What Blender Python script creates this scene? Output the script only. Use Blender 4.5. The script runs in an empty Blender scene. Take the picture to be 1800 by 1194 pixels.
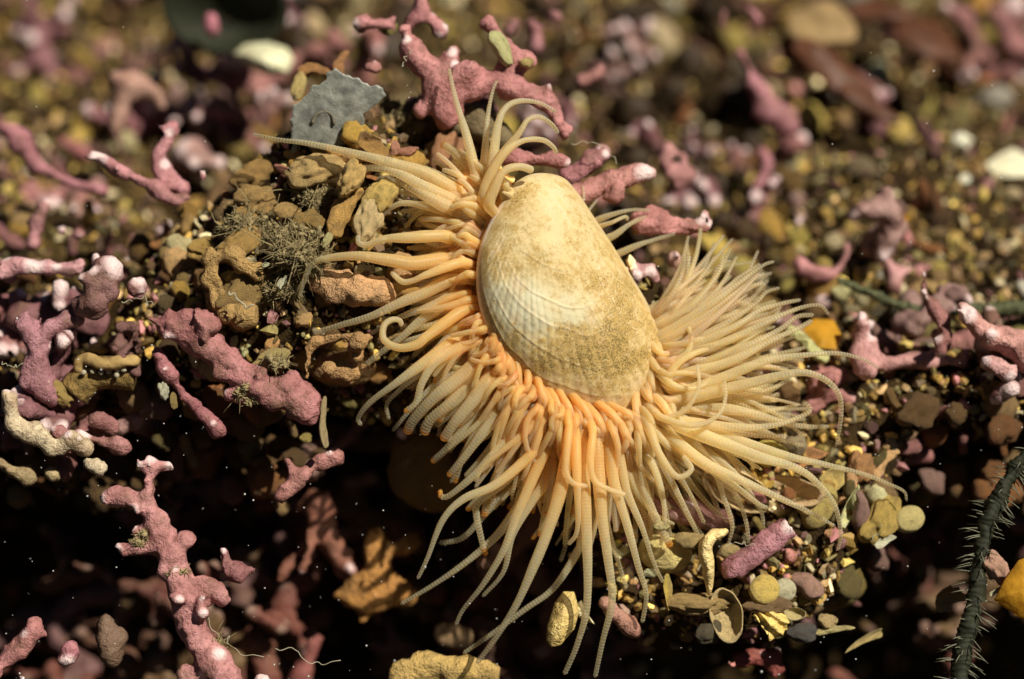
import bpy, math, random
import numpy as np
from mathutils import Vector, Matrix, Euler
from mathutils.bvhtree import BVHTree

random.seed(7); RNG = np.random.default_rng(7)
SC = bpy.context.scene
COL = SC.collection
CM = 0.01                       # everything below is written in centimetres, Blender gets metres
PITCH = math.radians(35.0)      # the lens looks down at the sea bed
SP, CP = math.sin(PITCH), math.cos(PITCH)
DIST = 25.0                     # lens to the flame shell, cm

# ------------------------------------------------------------------ camera
cam_d = bpy.data.cameras.new('camera'); cam = bpy.data.objects.new('camera', cam_d); COL.objects.link(cam)
cam.location = (0, -DIST*CP*CM, DIST*SP*CM)
cam.rotation_euler = (math.pi/2-PITCH, 0, 0)
cam_d.sensor_width = 36; cam_d.lens = 90
cam_d.clip_start = 0.005; cam_d.clip_end = 50
cam_d.dof.use_dof = True; cam_d.dof.focus_distance = (DIST-0.25)*CM; cam_d.dof.aperture_fstop = 11.0
SC.camera = cam

# ------------------------------------------------------------------ light
SUN = Vector((0.46, -0.26, 0.85)).normalized()     # direction towards the light, world axes
world = bpy.data.worlds.new('World'); SC.world = world; world.use_nodes = True
wn = world.node_tree; bgn = wn.nodes['Background']
sky = wn.nodes.new('ShaderNodeTexSky'); sky.sky_type = 'NISHITA'; sky.sun_disc = False
sky.sun_elevation = math.asin(SUN.z); sky.sun_rotation = math.atan2(SUN.x, SUN.y)
wn.links.new(sky.outputs[0], bgn.inputs[0]); bgn.inputs[1].default_value = 0.012
sun_d = bpy.data.lights.new('sun', 'SUN'); sun = bpy.data.objects.new('sun', sun_d); COL.objects.link(sun)
sun_d.energy = 5.0; sun_d.angle = math.radians(0.8); sun_d.color = (1.0, 0.93, 0.79)
sun.rotation_euler = SUN.to_track_quat('Z', 'Y').to_euler()
SC.view_settings.view_transform = 'Standard'; SC.view_settings.look = 'None'
SC.view_settings.gamma = 1; SC.view_settings.use_curve_mapping = False
SC.view_settings.exposure = 0.38
SC.render.engine = 'CYCLES'
SC.cycles.use_denoising = True; SC.cycles.max_bounces = 8; SC.cycles.transparent_max_bounces = 24
SC.cycles.caustics_reflective = False; SC.cycles.caustics_refractive = False

# ------------------------------------------------------------------ helpers
def W3(u, v, w):
    """camera aligned cm (across, up the picture, towards the lens) -> world cm"""
    return np.stack([np.asarray(u, float)+0*np.asarray(w), np.asarray(v)*SP-np.asarray(w)*CP, np.asarray(v)*CP+np.asarray(w)*SP], -1)
def P(px, py, w=0.0):
    k = (DIST-np.asarray(w, float))/DIST
    return W3((np.asarray(px, float)-900)/180*k, (597-np.asarray(py, float))/180*k, w)
PX = 1/180.0
VIEW = np.array([0, -CP, SP]); UPV = np.array([0, SP, CP]); RIGHT = np.array([1., 0, 0])

def _h(ix, iy, iz, seed):
    n = (ix*374761393+iy*668265263+iz*2147483647+seed*1274126177) & 0xFFFFFFFF
    n = ((n ^ (n >> 13))*1274126177) & 0xFFFFFFFF
    n = ((n ^ (n >> 16))*2246822519) & 0xFFFFFFFF
    return ((n ^ (n >> 15)) & 0xFFFFFF)/float(0xFFFFFF)*2-1
def vnoise(p, seed=0):
    p = np.asarray(p, float); f = np.floor(p); i = f.astype(np.int64); t = p-f; t = t*t*t*(t*(t*6-15)+10)
    o = 0
    for dx in (0, 1):
        for dy in (0, 1):
            for dz in (0, 1):
                wt = (t[..., 0] if dx else 1-t[..., 0])*(t[..., 1] if dy else 1-t[..., 1])*(t[..., 2] if dz else 1-t[..., 2])
                o = o+wt*_h(i[..., 0]+dx, i[..., 1]+dy, i[..., 2]+dz, seed)
    return o
def fbm(p, freq=1.0, octv=3, seed=0):
    a = 1.0; o = 0; p = np.asarray(p, float)*freq
    for k in range(octv):
        o = o+a*vnoise(p+17.3*k, seed+k); p = p*2.03; a *= .5
    return o

def mk_mesh(name, V, F, mat=None, attrs=None, smooth=True, normals=None):
    V = np.asarray(V, float)*CM
    me = bpy.data.meshes.new(name)
    if isinstance(F, np.ndarray): fl = [F]
    else: fl = [np.asarray(f, np.int64) for f in F if len(f)]
    nl = sum(f.size for f in fl); nf = sum(len(f) for f in fl)
    me.vertices.add(len(V)); me.vertices.foreach_set('co', V.astype(np.float32).ravel())
    me.loops.add(nl); me.polygons.add(nf)
    me.loops.foreach_set('vertex_index', np.concatenate([f.ravel() for f in fl]).astype(np.int32))
    tot = np.concatenate([np.full(len(f), f.shape[1]) for f in fl]); st = np.concatenate([[0], np.cumsum(tot)[:-1]])
    me.polygons.foreach_set('loop_start', st.astype(np.int32))
    me.polygons.foreach_set('use_smooth', np.full(nf, smooth))
    me.update(calc_edges=True); me.validate()
    for k, a in (attrs or {}).items():
        a = np.asarray(a, np.float32)
        if a.ndim == 1:
            at = me.attributes.new(k, 'FLOAT', 'POINT'); at.data.foreach_set('value', a)
        else:
            at = me.attributes.new(k, 'FLOAT_COLOR', 'POINT')
            at.data.foreach_set('color', np.concatenate([a, np.ones((len(a), 1), np.float32)], 1).ravel())
    if mat is not None: me.materials.append(mat)
    if normals is not None: me.normals_split_custom_set_from_vertices(normals.tolist())
    return me
def link(name, me, parent=None, loc=(0, 0, 0), color=None, rot=None):
    o = bpy.data.objects.new(name, me); COL.objects.link(o)
    o.location = Vector(tuple(float(x)*CM for x in loc))
    if rot is not None: o.rotation_euler = rot
    if parent is not None: o.parent = parent
    if color is not None: o.color = (*color, 1)
    return o
def tag(o, label=None, cat=None, group=None, kind=None):
    if label: o['label'] = label
    if cat: o['category'] = cat
    if group: o['group'] = group
    if kind: o['kind'] = kind
    return o
def empty(name, loc):
    o = bpy.data.objects.new(name, None); COL.objects.link(o); o.empty_display_size = .002
    o.location = Vector(tuple(float(x)*CM for x in loc)); return o

def spline(pts, n):
    """Catmull-Rom through pts, n samples evenly spaced by length"""
    p = np.asarray(pts, float)
    if len(p) == 2: p = np.array([p[0], (p[0]+p[1])/2, p[1]])
    q = np.vstack([2*p[0]-p[1], p, 2*p[-1]-p[-2]]); out = []
    m = max(6, 3*n//max(1, len(p)-1))
    for i in range(1, len(q)-2):
        t = np.linspace(0, 1, m, endpoint=False)[:, None]
        a, b, c, d = q[i-1], q[i], q[i+1], q[i+2]
        out.append(.5*((2*b)+(c-a)*t+(2*a-5*b+4*c-d)*t**2+(-a+3*b-3*c+d)*t**3))
    out = np.vstack(out+[p[-1:]])
    s = np.concatenate([[0], np.cumsum(np.linalg.norm(np.diff(out, axis=0), axis=1))])
    ss = np.linspace(0, s[-1], n)
    return np.stack([np.interp(ss, s, out[:, k]) for k in range(p.shape[1])], 1), s[-1]
def frames(c):
    t = np.gradient(c, axis=0); t /= np.linalg.norm(t, axis=1)[:, None]+1e-12
    n = np.cross(t[0], [0.31, .77, .55]); n /= np.linalg.norm(n)+1e-12
    N = np.empty_like(c)
    for i in range(len(c)):
        n = n-t[i]*np.dot(n, t[i]); n /= np.linalg.norm(n)+1e-12; N[i] = n
    return t, N, np.cross(t, N)
def tube(c, r, sides=8, flat=1.0):
    """closed tube round centre line c with radii r (round ends come from r falling to ~0)"""
    t, N, B = frames(c); n = len(c)
    a = np.linspace(0, 2*np.pi, sides, endpoint=False)
    V = c[:, None, :]+r[:, None, None]*(np.cos(a)[None, :, None]*N[:, None, :]+flat*np.sin(a)[None, :, None]*B[:, None, :])
    V = V.reshape(-1, 3)
    i = np.arange(n-1)[:, None]*sides; j = np.arange(sides)[None, :]; j2 = (j+1) % sides
    Q = np.stack([i+j, i+j2, i+sides+j2, i+sides+j], -1).reshape(-1, 4)
    V = np.vstack([V, c[:1], c[-1:]]); k = n*sides
    T0 = np.stack([np.full(sides, k), j2[0], j[0]], -1); b = (n-1)*sides
    T1 = np.stack([np.full(sides, k+1), b+j[0], b+j2[0]], -1)
    return V, Q, np.vstack([T0, T1])
def round_ends(c, r, cap0=True, cap1=True):
    """make radii fall off as hemispheres at the ends and lengthen nothing"""
    s = np.concatenate([[0], np.cumsum(np.linalg.norm(np.diff(c, axis=0), axis=1))]); L = s[-1]
    r = r.copy()
    if cap1:
        R = max(r[-1], 1e-4); x = np.clip((s-(L-R))/R, 0, 1); r *= np.sqrt(np.clip(1-x*x, 0.004, 1))
    if cap0:
        R = max(r[0], 1e-4); x = np.clip((R-s)/R, 0, 1); r *= np.sqrt(np.clip(1-x*x, 0.004, 1))
    return r
class MB:
    def __init__(s): s.V = []; s.F = {3: [], 4: []}; s.n = 0
    def add(s, V, *Fs):
        V = np.asarray(V)
        for F in Fs:
            F = np.asarray(F)
            if len(F): s.F[F.shape[1]].append(F+s.n)
        s.V.append(V); s.n += len(V)
    def arrays(s): return np.vstack(s.V), [np.vstack(f) for f in s.F.values() if f]

_ICO = {}
def ico(sub):
    if sub not in _ICO:
        import bmesh
        b = bmesh.new(); bmesh.ops.create_icosphere(b, subdivisions=sub, radius=1); b.verts.ensure_lookup_table()
        V = np.array([v.co[:] for v in b.verts]); F = np.array([[v.index for v in f.verts] for f in b.faces]); b.free(); _ICO[sub] = (V, F)
    return _ICO[sub]
def rotm(a, b, c): return np.array(Euler((a, b, c)).to_matrix())

# ------------------------------------------------------------------ materials
def nodes_mat(name):
    m = bpy.data.materials.new(name); m.use_nodes = True
    nt = m.node_tree; bs = nt.nodes['Principled BSDF']; return m, nt, bs
def N(nt, t, **kw):
    n = nt.nodes.new(t)
    for k, v in kw.items():
        if k.startswith('i_'): n.inputs[int(k[2:])].default_value = v
        else: setattr(n, k, v)
    return n
def coords(nt, jitter=True):
    tc = N(nt, 'ShaderNodeTexCoord'); mp = N(nt, 'ShaderNodeMapping'); mp.inputs['Scale'].default_value = (1/CM,)*3
    nt.links.new(tc.outputs['Object'], mp.inputs['Vector'])
    if jitter:
        oi = N(nt, 'ShaderNodeObjectInfo'); ml = N(nt, 'ShaderNodeMath', operation='MULTIPLY', i_1=50.0)
        nt.links.new(oi.outputs['Random'], ml.inputs[0]); nt.links.new(ml.outputs[0], mp.inputs['Location'])
    return mp.outputs[0]
def noise(nt, vec, scale, detail=4, rough=.6):
    n = N(nt, 'ShaderNodeTexNoise'); n.inputs['Scale'].default_value = scale; n.inputs['Detail'].default_value = detail; n.inputs['Roughness'].default_value = rough
    nt.links.new(vec, n.inputs['Vector']); return n.outputs['Fac']
def ramp(nt, fac, stops):
    r = N(nt, 'ShaderNodeValToRGB'); e = r.color_ramp.elements
    while len(e) < len(stops): e.new(0.5)
    for k, (p, c) in enumerate(stops):
        e[k].position = p; e[k].color = (*c, 1) if len(c) == 3 else c
    nt.links.new(fac, r.inputs[0]); return r.outputs[0]
def mix(nt, fac, a, b, mode='MIX'):
    m = N(nt, 'ShaderNodeMix', data_type='RGBA', blend_type=mode); m.clamp_factor = True
    for s, v in ((0, fac), (6, a), (7, b)):
        if hasattr(v, 'is_linked') or hasattr(v, 'node'): nt.links.new(v, m.inputs[s])
        else: m.inputs[s].default_value = v if s == 0 else (*v, 1)
    return m.outputs[2]
def attr(nt, name): 
    a = N(nt, 'ShaderNodeAttribute', attribute_name=name); return a
def bump(nt, h, bs, dist=.02, strength=.6):
    b = N(nt, 'ShaderNodeBump'); b.inputs['Distance'].default_value = dist*CM; b.inputs['Strength'].default_value = strength
    nt.links.new(h, b.inputs['Height']); nt.links.new(b.outputs[0], bs.inputs['Normal'])

def mat_rubble(name, rough=.75, fine=22, silt=(.17, .11, .045), silt_amt=.55, spec=.35):
    m, nt, bs = nodes_mat(name); v = coords(nt); oi = N(nt, 'ShaderNodeObjectInfo')
    n1 = noise(nt, v, 5, 5, .65); n2 = noise(nt, v, fine, 3, .7)
    c = mix(nt, ramp(nt, n1, [(.35, (0, 0, 0)), (.65, (1, 1, 1))]), oi.outputs['Color'], mix(nt, 1.0, oi.outputs['Color'], (1.35, 1.3, 1.2), 'MULTIPLY'))
    c = mix(nt, ramp(nt, n2, [(.48, (0, 0, 0)), (.72, (silt_amt,)*3)]), c, silt)
    n3 = noise(nt, v, 2.2, 4, .6)
    c = mix(nt, ramp(nt, n3, [(.50, (0, 0, 0)), (.70, (silt_amt,)*3)]), c, silt)
    nt.links.new(c, bs.inputs['Base Color']); bs.inputs['Roughness'].default_value = rough; bs.inputs['Specular IOR Level'].default_value = spec
    bump(nt, n2, bs, .05, 1.0); return m
M_RUB = mat_rubble('weathered_rubble')
M_FLAKE = mat_rubble('shell_hash', .42, 16, (.24, .165, .06), .45, .5)
M_DEEP = mat_rubble('shade_dark_rubble', .9, 14, (.03, .02, .010), .8, .2)  # near-black coat colour paints in the shade of the hollow

def mat_maerl():
    m, nt, bs = nodes_mat('maerl_pink'); v = coords(nt); oi = N(nt, 'ShaderNodeObjectInfo'); tp = attr(nt, 'tip')
    n1 = noise(nt, v, 3.5, 5, .6); n2 = noise(nt, v, 24, 3, .7); n3 = noise(nt, v, 2.0, 5, .7)
    c = mix(nt, ramp(nt, n1, [(.35, (0, 0, 0)), (.62, (1, 1, 1))]), mix(nt, 1.0, oi.outputs['Color'], (.72, .66, .62), 'MULTIPLY'), mix(nt, 1.0, oi.outputs['Color'], (1.3, 1.38, 1.35), 'MULTIPLY'))
    c = mix(nt, ramp(nt, n2, [(.50, (0, 0, 0)), (.72, (.7, .7, .7))]), c, (.145, .068, .05))
    c = mix(nt, ramp(nt, n3, [(.52, (0, 0, 0)), (.68, (.8, .8, .8))]), c, (.13, .07, .04))
    ad = N(nt, 'ShaderNodeMath', operation='MULTIPLY_ADD', i_1=1.15, i_2=-.20); nt.links.new(tp.outputs['Fac'], ad.inputs[0])
    a2 = N(nt, 'ShaderNodeMath', operation='MULTIPLY_ADD', i_1=.5); nt.links.new(n1, a2.inputs[0]); nt.links.new(ad.outputs[0], a2.inputs[2])
    c = mix(nt, ramp(nt, a2.outputs[0], [(.32, (0, 0, 0)), (.95, (1, 1, 1))]), c, (.70, .53, .52))
    nt.links.new(c, bs.inputs['Base Color']); bs.inputs['Roughness'].default_value = .6; bs.inputs['Specular IOR Level'].default_value = .4
    bump(nt, n2, bs, .035, .9); return m
M_MAERL = mat_maerl()
M_DIM = mat_maerl(); M_DIM.name = 'maerl_shaded'
for n_ in M_DIM.node_tree.nodes:                # hollow twigs: pale ends muted to paint in the shade
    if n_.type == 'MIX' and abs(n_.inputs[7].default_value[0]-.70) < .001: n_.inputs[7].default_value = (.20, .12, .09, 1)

def mat_ground():
    m, nt, bs = nodes_mat('silty_sea_bed'); v = coords(nt, False)
    n1 = noise(nt, v, 1.6, 6, .65); n2 = noise(nt, v, 9, 4, .7)
    c = ramp(nt, n1, [(.3, (.014, .009, .004)), (.5, (.03, .019, .007)), (.7, (.10, .068, .018))])  # tones kept near black, painting in shade between the grains
    c = mix(nt, ramp(nt, n2, [(.45, (0, 0, 0)), (.7, (.8, .8, .8))]), c, (.05, .026, .012))
    nt.links.new(c, bs.inputs['Base Color']); bs.inputs['Roughness'].default_value = .95; bs.inputs['Specular IOR Level'].default_value = .1
    bump(nt, n2, bs, .12, .9); return m
M_GROUND = mat_ground()

def mat_tent(name, base, outer, alpha0, alpha1):
    m, nt, bs = nodes_mat(name); tt = attr(nt, 'tt'); rg = attr(nt, 'ring'); oi = N(nt, 'ShaderNodeObjectInfo')
    c = mix(nt, 1.0, attr(nt, 'col').outputs['Color'], oi.outputs['Color'], 'MULTIPLY')
    r = ramp(nt, rg.outputs['Fac'], [(.05, (.66, .60, .52)), (.7, (1.08, 1.08, 1.08))])
    c = mix(nt, 1.0, c, r, 'MULTIPLY')
    nt.links.new(c, bs.inputs['Base Color']); bs.inputs['Roughness'].default_value = .38; bs.inputs['Specular IOR Level'].default_value = .35
    bs.inputs['Subsurface Weight'].default_value = .8; bs.inputs['Subsurface Radius'].default_value = (1, .7, .35); bs.inputs['Subsurface Scale'].default_value = .0014
    tl = N(nt, 'ShaderNodeBsdfTranslucent'); nt.links.new(c, tl.inputs['Color'])
    ms = N(nt, 'ShaderNodeMixShader', i_0=.58); nt.links.new(bs.outputs[0], ms.inputs[1]); nt.links.new(tl.outputs[0], ms.inputs[2])
    tr = N(nt, 'ShaderNodeBsdfTransparent'); m2 = N(nt, 'ShaderNodeMixShader')
    mr = N(nt, 'ShaderNodeMapRange'); mr.inputs['To Min'].default_value = alpha0; mr.inputs['To Max'].default_value = alpha1
    nt.links.new(tt.outputs['Fac'], mr.inputs['Value'])
    m3 = N(nt, 'ShaderNodeMath', operation='MULTIPLY_ADD', i_1=-.22); nt.links.new(rg.outputs['Fac'], m3.inputs[0])
    a3 = N(nt, 'ShaderNodeMath', operation='ADD', i_1=.12); nt.links.new(mr.outputs[0], a3.inputs[0]); nt.links.new(a3.outputs[0], m3.inputs[2])
    m3.use_clamp = True
    lw = N(nt, 'ShaderNodeLayerWeight'); lw.inputs['Blend'].default_value = .5; iv = N(nt, 'ShaderNodeMath', operation='MULTIPLY_ADD', i_1=-.75, i_2=1.25)
    nt.links.new(lw.outputs['Facing'], iv.inputs[0]); m4 = N(nt, 'ShaderNodeMath', operation='MULTIPLY'); m4.use_clamp = True      # thin flesh: rims seen edge-on are denser
    nt.links.new(m3.outputs[0], m4.inputs[0]); nt.links.new(iv.outputs[0], m4.inputs[1]); m3 = m4
    nt.links.new(m3.outputs[0], m2.inputs[0]); nt.links.new(ms.outputs[0], m2.inputs[1]); nt.links.new(tr.outputs[0], m2.inputs[2])
    nt.links.new(m2.outputs[0], nt.nodes['Material Output'].inputs['Surface']); return m
M_TENT = mat_tent('tentacle_flesh', (.90, .50, .15), (.66, .52, .33), .28, .55)
def mat_mantle():
    m, nt, bs = nodes_mat('mantle_flesh'); v = coords(nt, False); n1 = noise(nt, v, 6, 4, .6)
    c = ramp(nt, n1, [(.3, (.84, .44, .11)), (.7, (.92, .58, .20))])
    nt.links.new(c, bs.inputs['Base Color']); bs.inputs['Roughness'].default_value = .35
    bs.inputs['Subsurface Weight'].default_value = .6; bs.inputs['Subsurface Radius'].default_value = (1, .5, .25); bs.inputs['Subsurface Scale'].default_value = .0012
    bump(nt, n1, bs, .05, .5); return m
M_MANTLE = mat_mantle()
def mat_shell():
    m, nt, bs = nodes_mat('pale_ribbed_shell'); v = coords(nt, False); col = attr(nt, 'col'); sp = attr(nt, 'stain')
    n1 = noise(nt, v, 13, 8, .85); n2 = noise(nt, v, 55, 3, .7)
    ad = N(nt, 'ShaderNodeMath', operation='MULTIPLY_ADD', i_1=.26, i_2=.02); nt.links.new(sp.outputs['Fac'], ad.inputs[0])
    a2 = N(nt, 'ShaderNodeMath', operation='ADD'); nt.links.new(ad.outputs[0], a2.inputs[0]); nt.links.new(n1, a2.inputs[1])
    c = mix(nt, ramp(nt, a2.outputs[0], [(.585, (0, 0, 0)), (.70, (.8, .8, .8))]), col.outputs['Color'], (.42, .27, .07))
    a3 = N(nt, 'ShaderNodeMath', operation='ADD'); nt.links.new(ad.outputs[0], a3.inputs[0]); nt.links.new(n2, a3.inputs[1])
    c = mix(nt, ramp(nt, a3.outputs[0], [(.72, (0, 0, 0)), (.79, (.85, .85, .85))]), c, (.16, .115, .035))
    nt.links.new(c, bs.inputs['Base Color']); bs.inputs['Roughness'].default_value = .5; bs.inputs['Specular IOR Level'].default_value = .3
    bs.inputs['Subsurface Weight'].default_value = .15; bs.inputs['Subsurface Radius'].default_value = (1, .7, .4); bs.inputs['Subsurface Scale'].default_value = .0006
    bump(nt, n1, bs, .02, .7); return m
M_SHELL = mat_shell()
def mat_plain(name, c, rough=.6, trans=0.0, spec=.4, mottle=.3, scale=8):
    m, nt, bs = nodes_mat(name); v = coords(nt); n1 = noise(nt, v, scale, 5, .65); n2 = noise(nt, v, scale*5, 3, .7)
    cc = ramp(nt, n1, [(.3, tuple(x*(1-mottle) for x in c)), (.7, tuple(min(.9, x*(1+mottle)) for x in c))])
    nt.links.new(cc, bs.inputs['Base Color']); bs.inputs['Roughness'].default_value = rough; bs.inputs['Specular IOR Level'].default_value = spec
    bump(nt, n2, bs, .015, .5)
    if trans:
        tl = N(nt, 'ShaderNodeBsdfTranslucent'); nt.links.new(cc, tl.inputs['Color']); ms = N(nt, 'ShaderNodeMixShader', i_0=trans)
        nt.links.new(bs.outputs[0], ms.inputs[1]); nt.links.new(tl.outputs[0], ms.inputs[2]); nt.links.new(ms.outputs[0], nt.nodes['Material Output'].inputs['Surface'])
    return m
M_GREY = mat_plain('grey_nacre', (.185, .19, .165), .45, 0, .5, .6, 5)
M_HOOP = mat_plain('dark_hoop', (.14, .125, .085), .7, 0, .3, .3, 7)
M_FLUFF = mat_plain('algal_fluff', (.36, .29, .15), .9, .3, .1, .45, 12)
M_HAIR = mat_plain('pale_filament', (.42, .38, .27), .6, .2, .3, .2)
M_BLADE = mat_plain('kelp_blade', (.12, .05, .015), .4, .45, .4, .5, 3)
M_GOLD = mat_plain('golden_blade', (.62, .33, .03), .4, .4, .4, .25, 3)
M_STAR = mat_plain('spiny_arm', (.016, .018, .008), .7, 0, .3, .5, 14)
M_SPINE = mat_plain('glassy_spine', (.26, .26, .18), .4, .4, .4, .15)
M_SPECK = mat_plain('marine_snow', (.8, .78, .7), .6, .3)
M_TAN = mat_plain('worm_tube', (.30, .20, .075), .75, 0, .3, .45, 7)
# ------------------------------------------------------------------ the sea bed: one sheet with a ledge that overhangs a dark hollow
def lerpx(x, tab):
    xs = [t[0] for t in tab]; return np.stack([np.interp(x, xs, [t[k] for t in tab]) for k in range(1, len(tab[0]))], -1)
LIP = [(-60, .3, -.9), (-4.6, .3, -.9), (-3.3, .15, -.75), (-2, .05, -.6), (0, -.05, -.7), (.6, -.5, -1.1), (1.1, -1.3, -2.3), (3.0, -1.4, -2.4), (3.5, -.5, -1.3), (4.0, .1, -.85), (5, .15, -.85), (60, .15, -.85)]
def build_ground():
    xs = np.unique(np.concatenate([np.linspace(-60, -8, 14), np.linspace(-8, 8, 170), np.linspace(8, 60, 14)]))
    rows = []
    for x in xs:
        yl, zl = lerpx(x, LIP)
        ctl = [(-60, -6.0), (-8, -6.0), (-2.6, -6.0), (-1.4, -6.6), (yl+1.4, -6.8), (yl+2.4, -4.4), (yl+2.0, zl-1.7), (yl+.8, zl-.95), (yl+.12, zl-.4), (yl, zl), (yl+.3, zl+.2)]
        if yl < -.4: ctl += [(.0, -.9)]
        ctl += [(1.6, -.9), (4, -.9), (9, -.9), (20, -.9), (80, -.9)]
        c = np.array([(0, a, b) for a, b in ctl], float)
        d = []
        seg = [4, 5, 6, 8, 10, 8, 8, 8, 6, 8]+([14] if yl < -.4 else [])
        seg = seg+[14 if yl < -.4 else 28, 28, 34, 12, 8]
        for i in range(len(c)-1):
            t = np.linspace(0, 1, seg[i], endpoint=False)[:, None]; d.append(c[i]*(1-t)+c[i+1]*t)
        d.append(c[-1:]); d = np.vstack(d)
        # same number of points on every row
        m = 230; idx = np.linspace(0, len(d)-1, m); d = np.stack([np.interp(idx, np.arange(len(d)), d[:, k]) for k in range(3)], 1)
        d[:, 0] = x; rows.append(d)
    G = np.array(rows); k = np.array([1, 2, 3, 2, 1.])/9      # soften the folds
    for ax in (0, 1):
        pad = np.pad(G, [(2, 2) if a == ax else (0, 0) for a in range(3)], mode='edge')
        G2 = sum(k[i]*np.take(pad, range(i, i+G.shape[ax]), axis=ax) for i in range(5)); G2[:, 0] = G[:, 0]; G2[:, -1] = G[:, -1]; G2[0, :, 0] = G[0, :, 0]; G2[-1, :, 0] = G[-1, :, 0]; G = G2
    yl = lerpx(G[..., 0], LIP)
    top = np.clip((G[..., 2]-(np.minimum(yl[..., 1], -.9)-.3))/.2, 0, 1)*np.clip((G[..., 1]-(yl[..., 0]-.25))/.4, 0, 1)
    x, y = G[..., 0], G[..., 1]
    def b(cx, cy, sx, sy, a): return a*np.exp(-((x-cx)/sx)**2/1.-(((y-cy)/sy)**2))
    G[..., 2] += top*(b(-1.6, 1.5, 1.75, 1.15, 2.5)+b(-.35, 2.35, .75, .7, 1.15)+b(.7, .5, 1.0, .8, .75)+b(1.35, 1.0, .7, .6, .7))
    p = G.reshape(-1, 3); near = np.exp(-(np.abs(p[:, 0])/14)**2)
    nz = (fbm(p, .8, 4, 3)*.28+fbm(p, .45, 2, 77)*.35*np.clip((p[:, 1]-2)/2, 0, 1))*near
    nn = np.stack([fbm(p, 1.3, 3, 11+i)*.15*near for i in range(3)], 1)
    p = p+nn; p[:, 2] += nz
    nx, ny = G.shape[:2]
    i = np.arange(nx-1)[:, None]*ny; j = np.arange(ny-1)[None, :]
    F = np.stack([i+j, i+ny+j, i+ny+j+1, i+j+1], -1).reshape(-1, 4)
    return p, F
GP, GF = build_ground()
ground = tag(link('sea_bed', mk_mesh('sea_bed', GP, GF, M_GROUND)), kind='structure')
GT = BVHTree.FromPolygons([tuple(v) for v in GP], [tuple(f) for f in GF])
EYE = np.array([0, -DIST*CP, DIST*SP])
def hit(px, py):
    d = P(px, py)-EYE; d /= np.linalg.norm(d)
    h, n, _, dist = GT.ray_cast(Vector(EYE), Vector(d))
    if h is None: return None
    n = np.array(n); n = n if np.dot(n, d) < 0 else -n
    return np.array(h), n
def depth(px, py):
    h = hit(px, py); return -9 if h is None else float(np.dot(h[0], VIEW))

# ------------------------------------------------------------------ the flame shell
OUT = [(940, 305), (905, 322), (884, 352), (862, 388), (844, 432), (837, 482), (841, 532), (856, 584), (882, 632), (918, 668), (962, 702), (1020, 728), (1082, 742), (1135, 728), (1163, 690), (1172, 640), (1164, 590), (1138, 533), (1108, 482), (1075, 428), (1042, 378), (1012, 334), (985, 310)]
oc = np.array(OUT+OUT[:1], float)
def closed_outline(n):
    p = np.vstack([oc[-4:-1], oc, oc[1:4]]); s, L = spline(p, 1200)
    d0 = np.argmin(np.linalg.norm(s[:600]-oc[0], axis=1)); d1 = 600+np.argmin(np.linalg.norm(s[600:]-oc[0], axis=1))
    s = s[d0:d1+1]; l = np.concatenate([[0], np.cumsum(np.linalg.norm(np.diff(s, axis=0), axis=1))])
    t = np.linspace(0, l[-1], n, endpoint=False); return np.stack([np.interp(t, l, s[:, k]) for k in (0, 1)], 1)
SHC = np.array([985., 530.]); UMBO = np.array([932., 322.])
def edge_w(x, y): return .30-.0017*(x-850)-.0002*(y-500)
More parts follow.
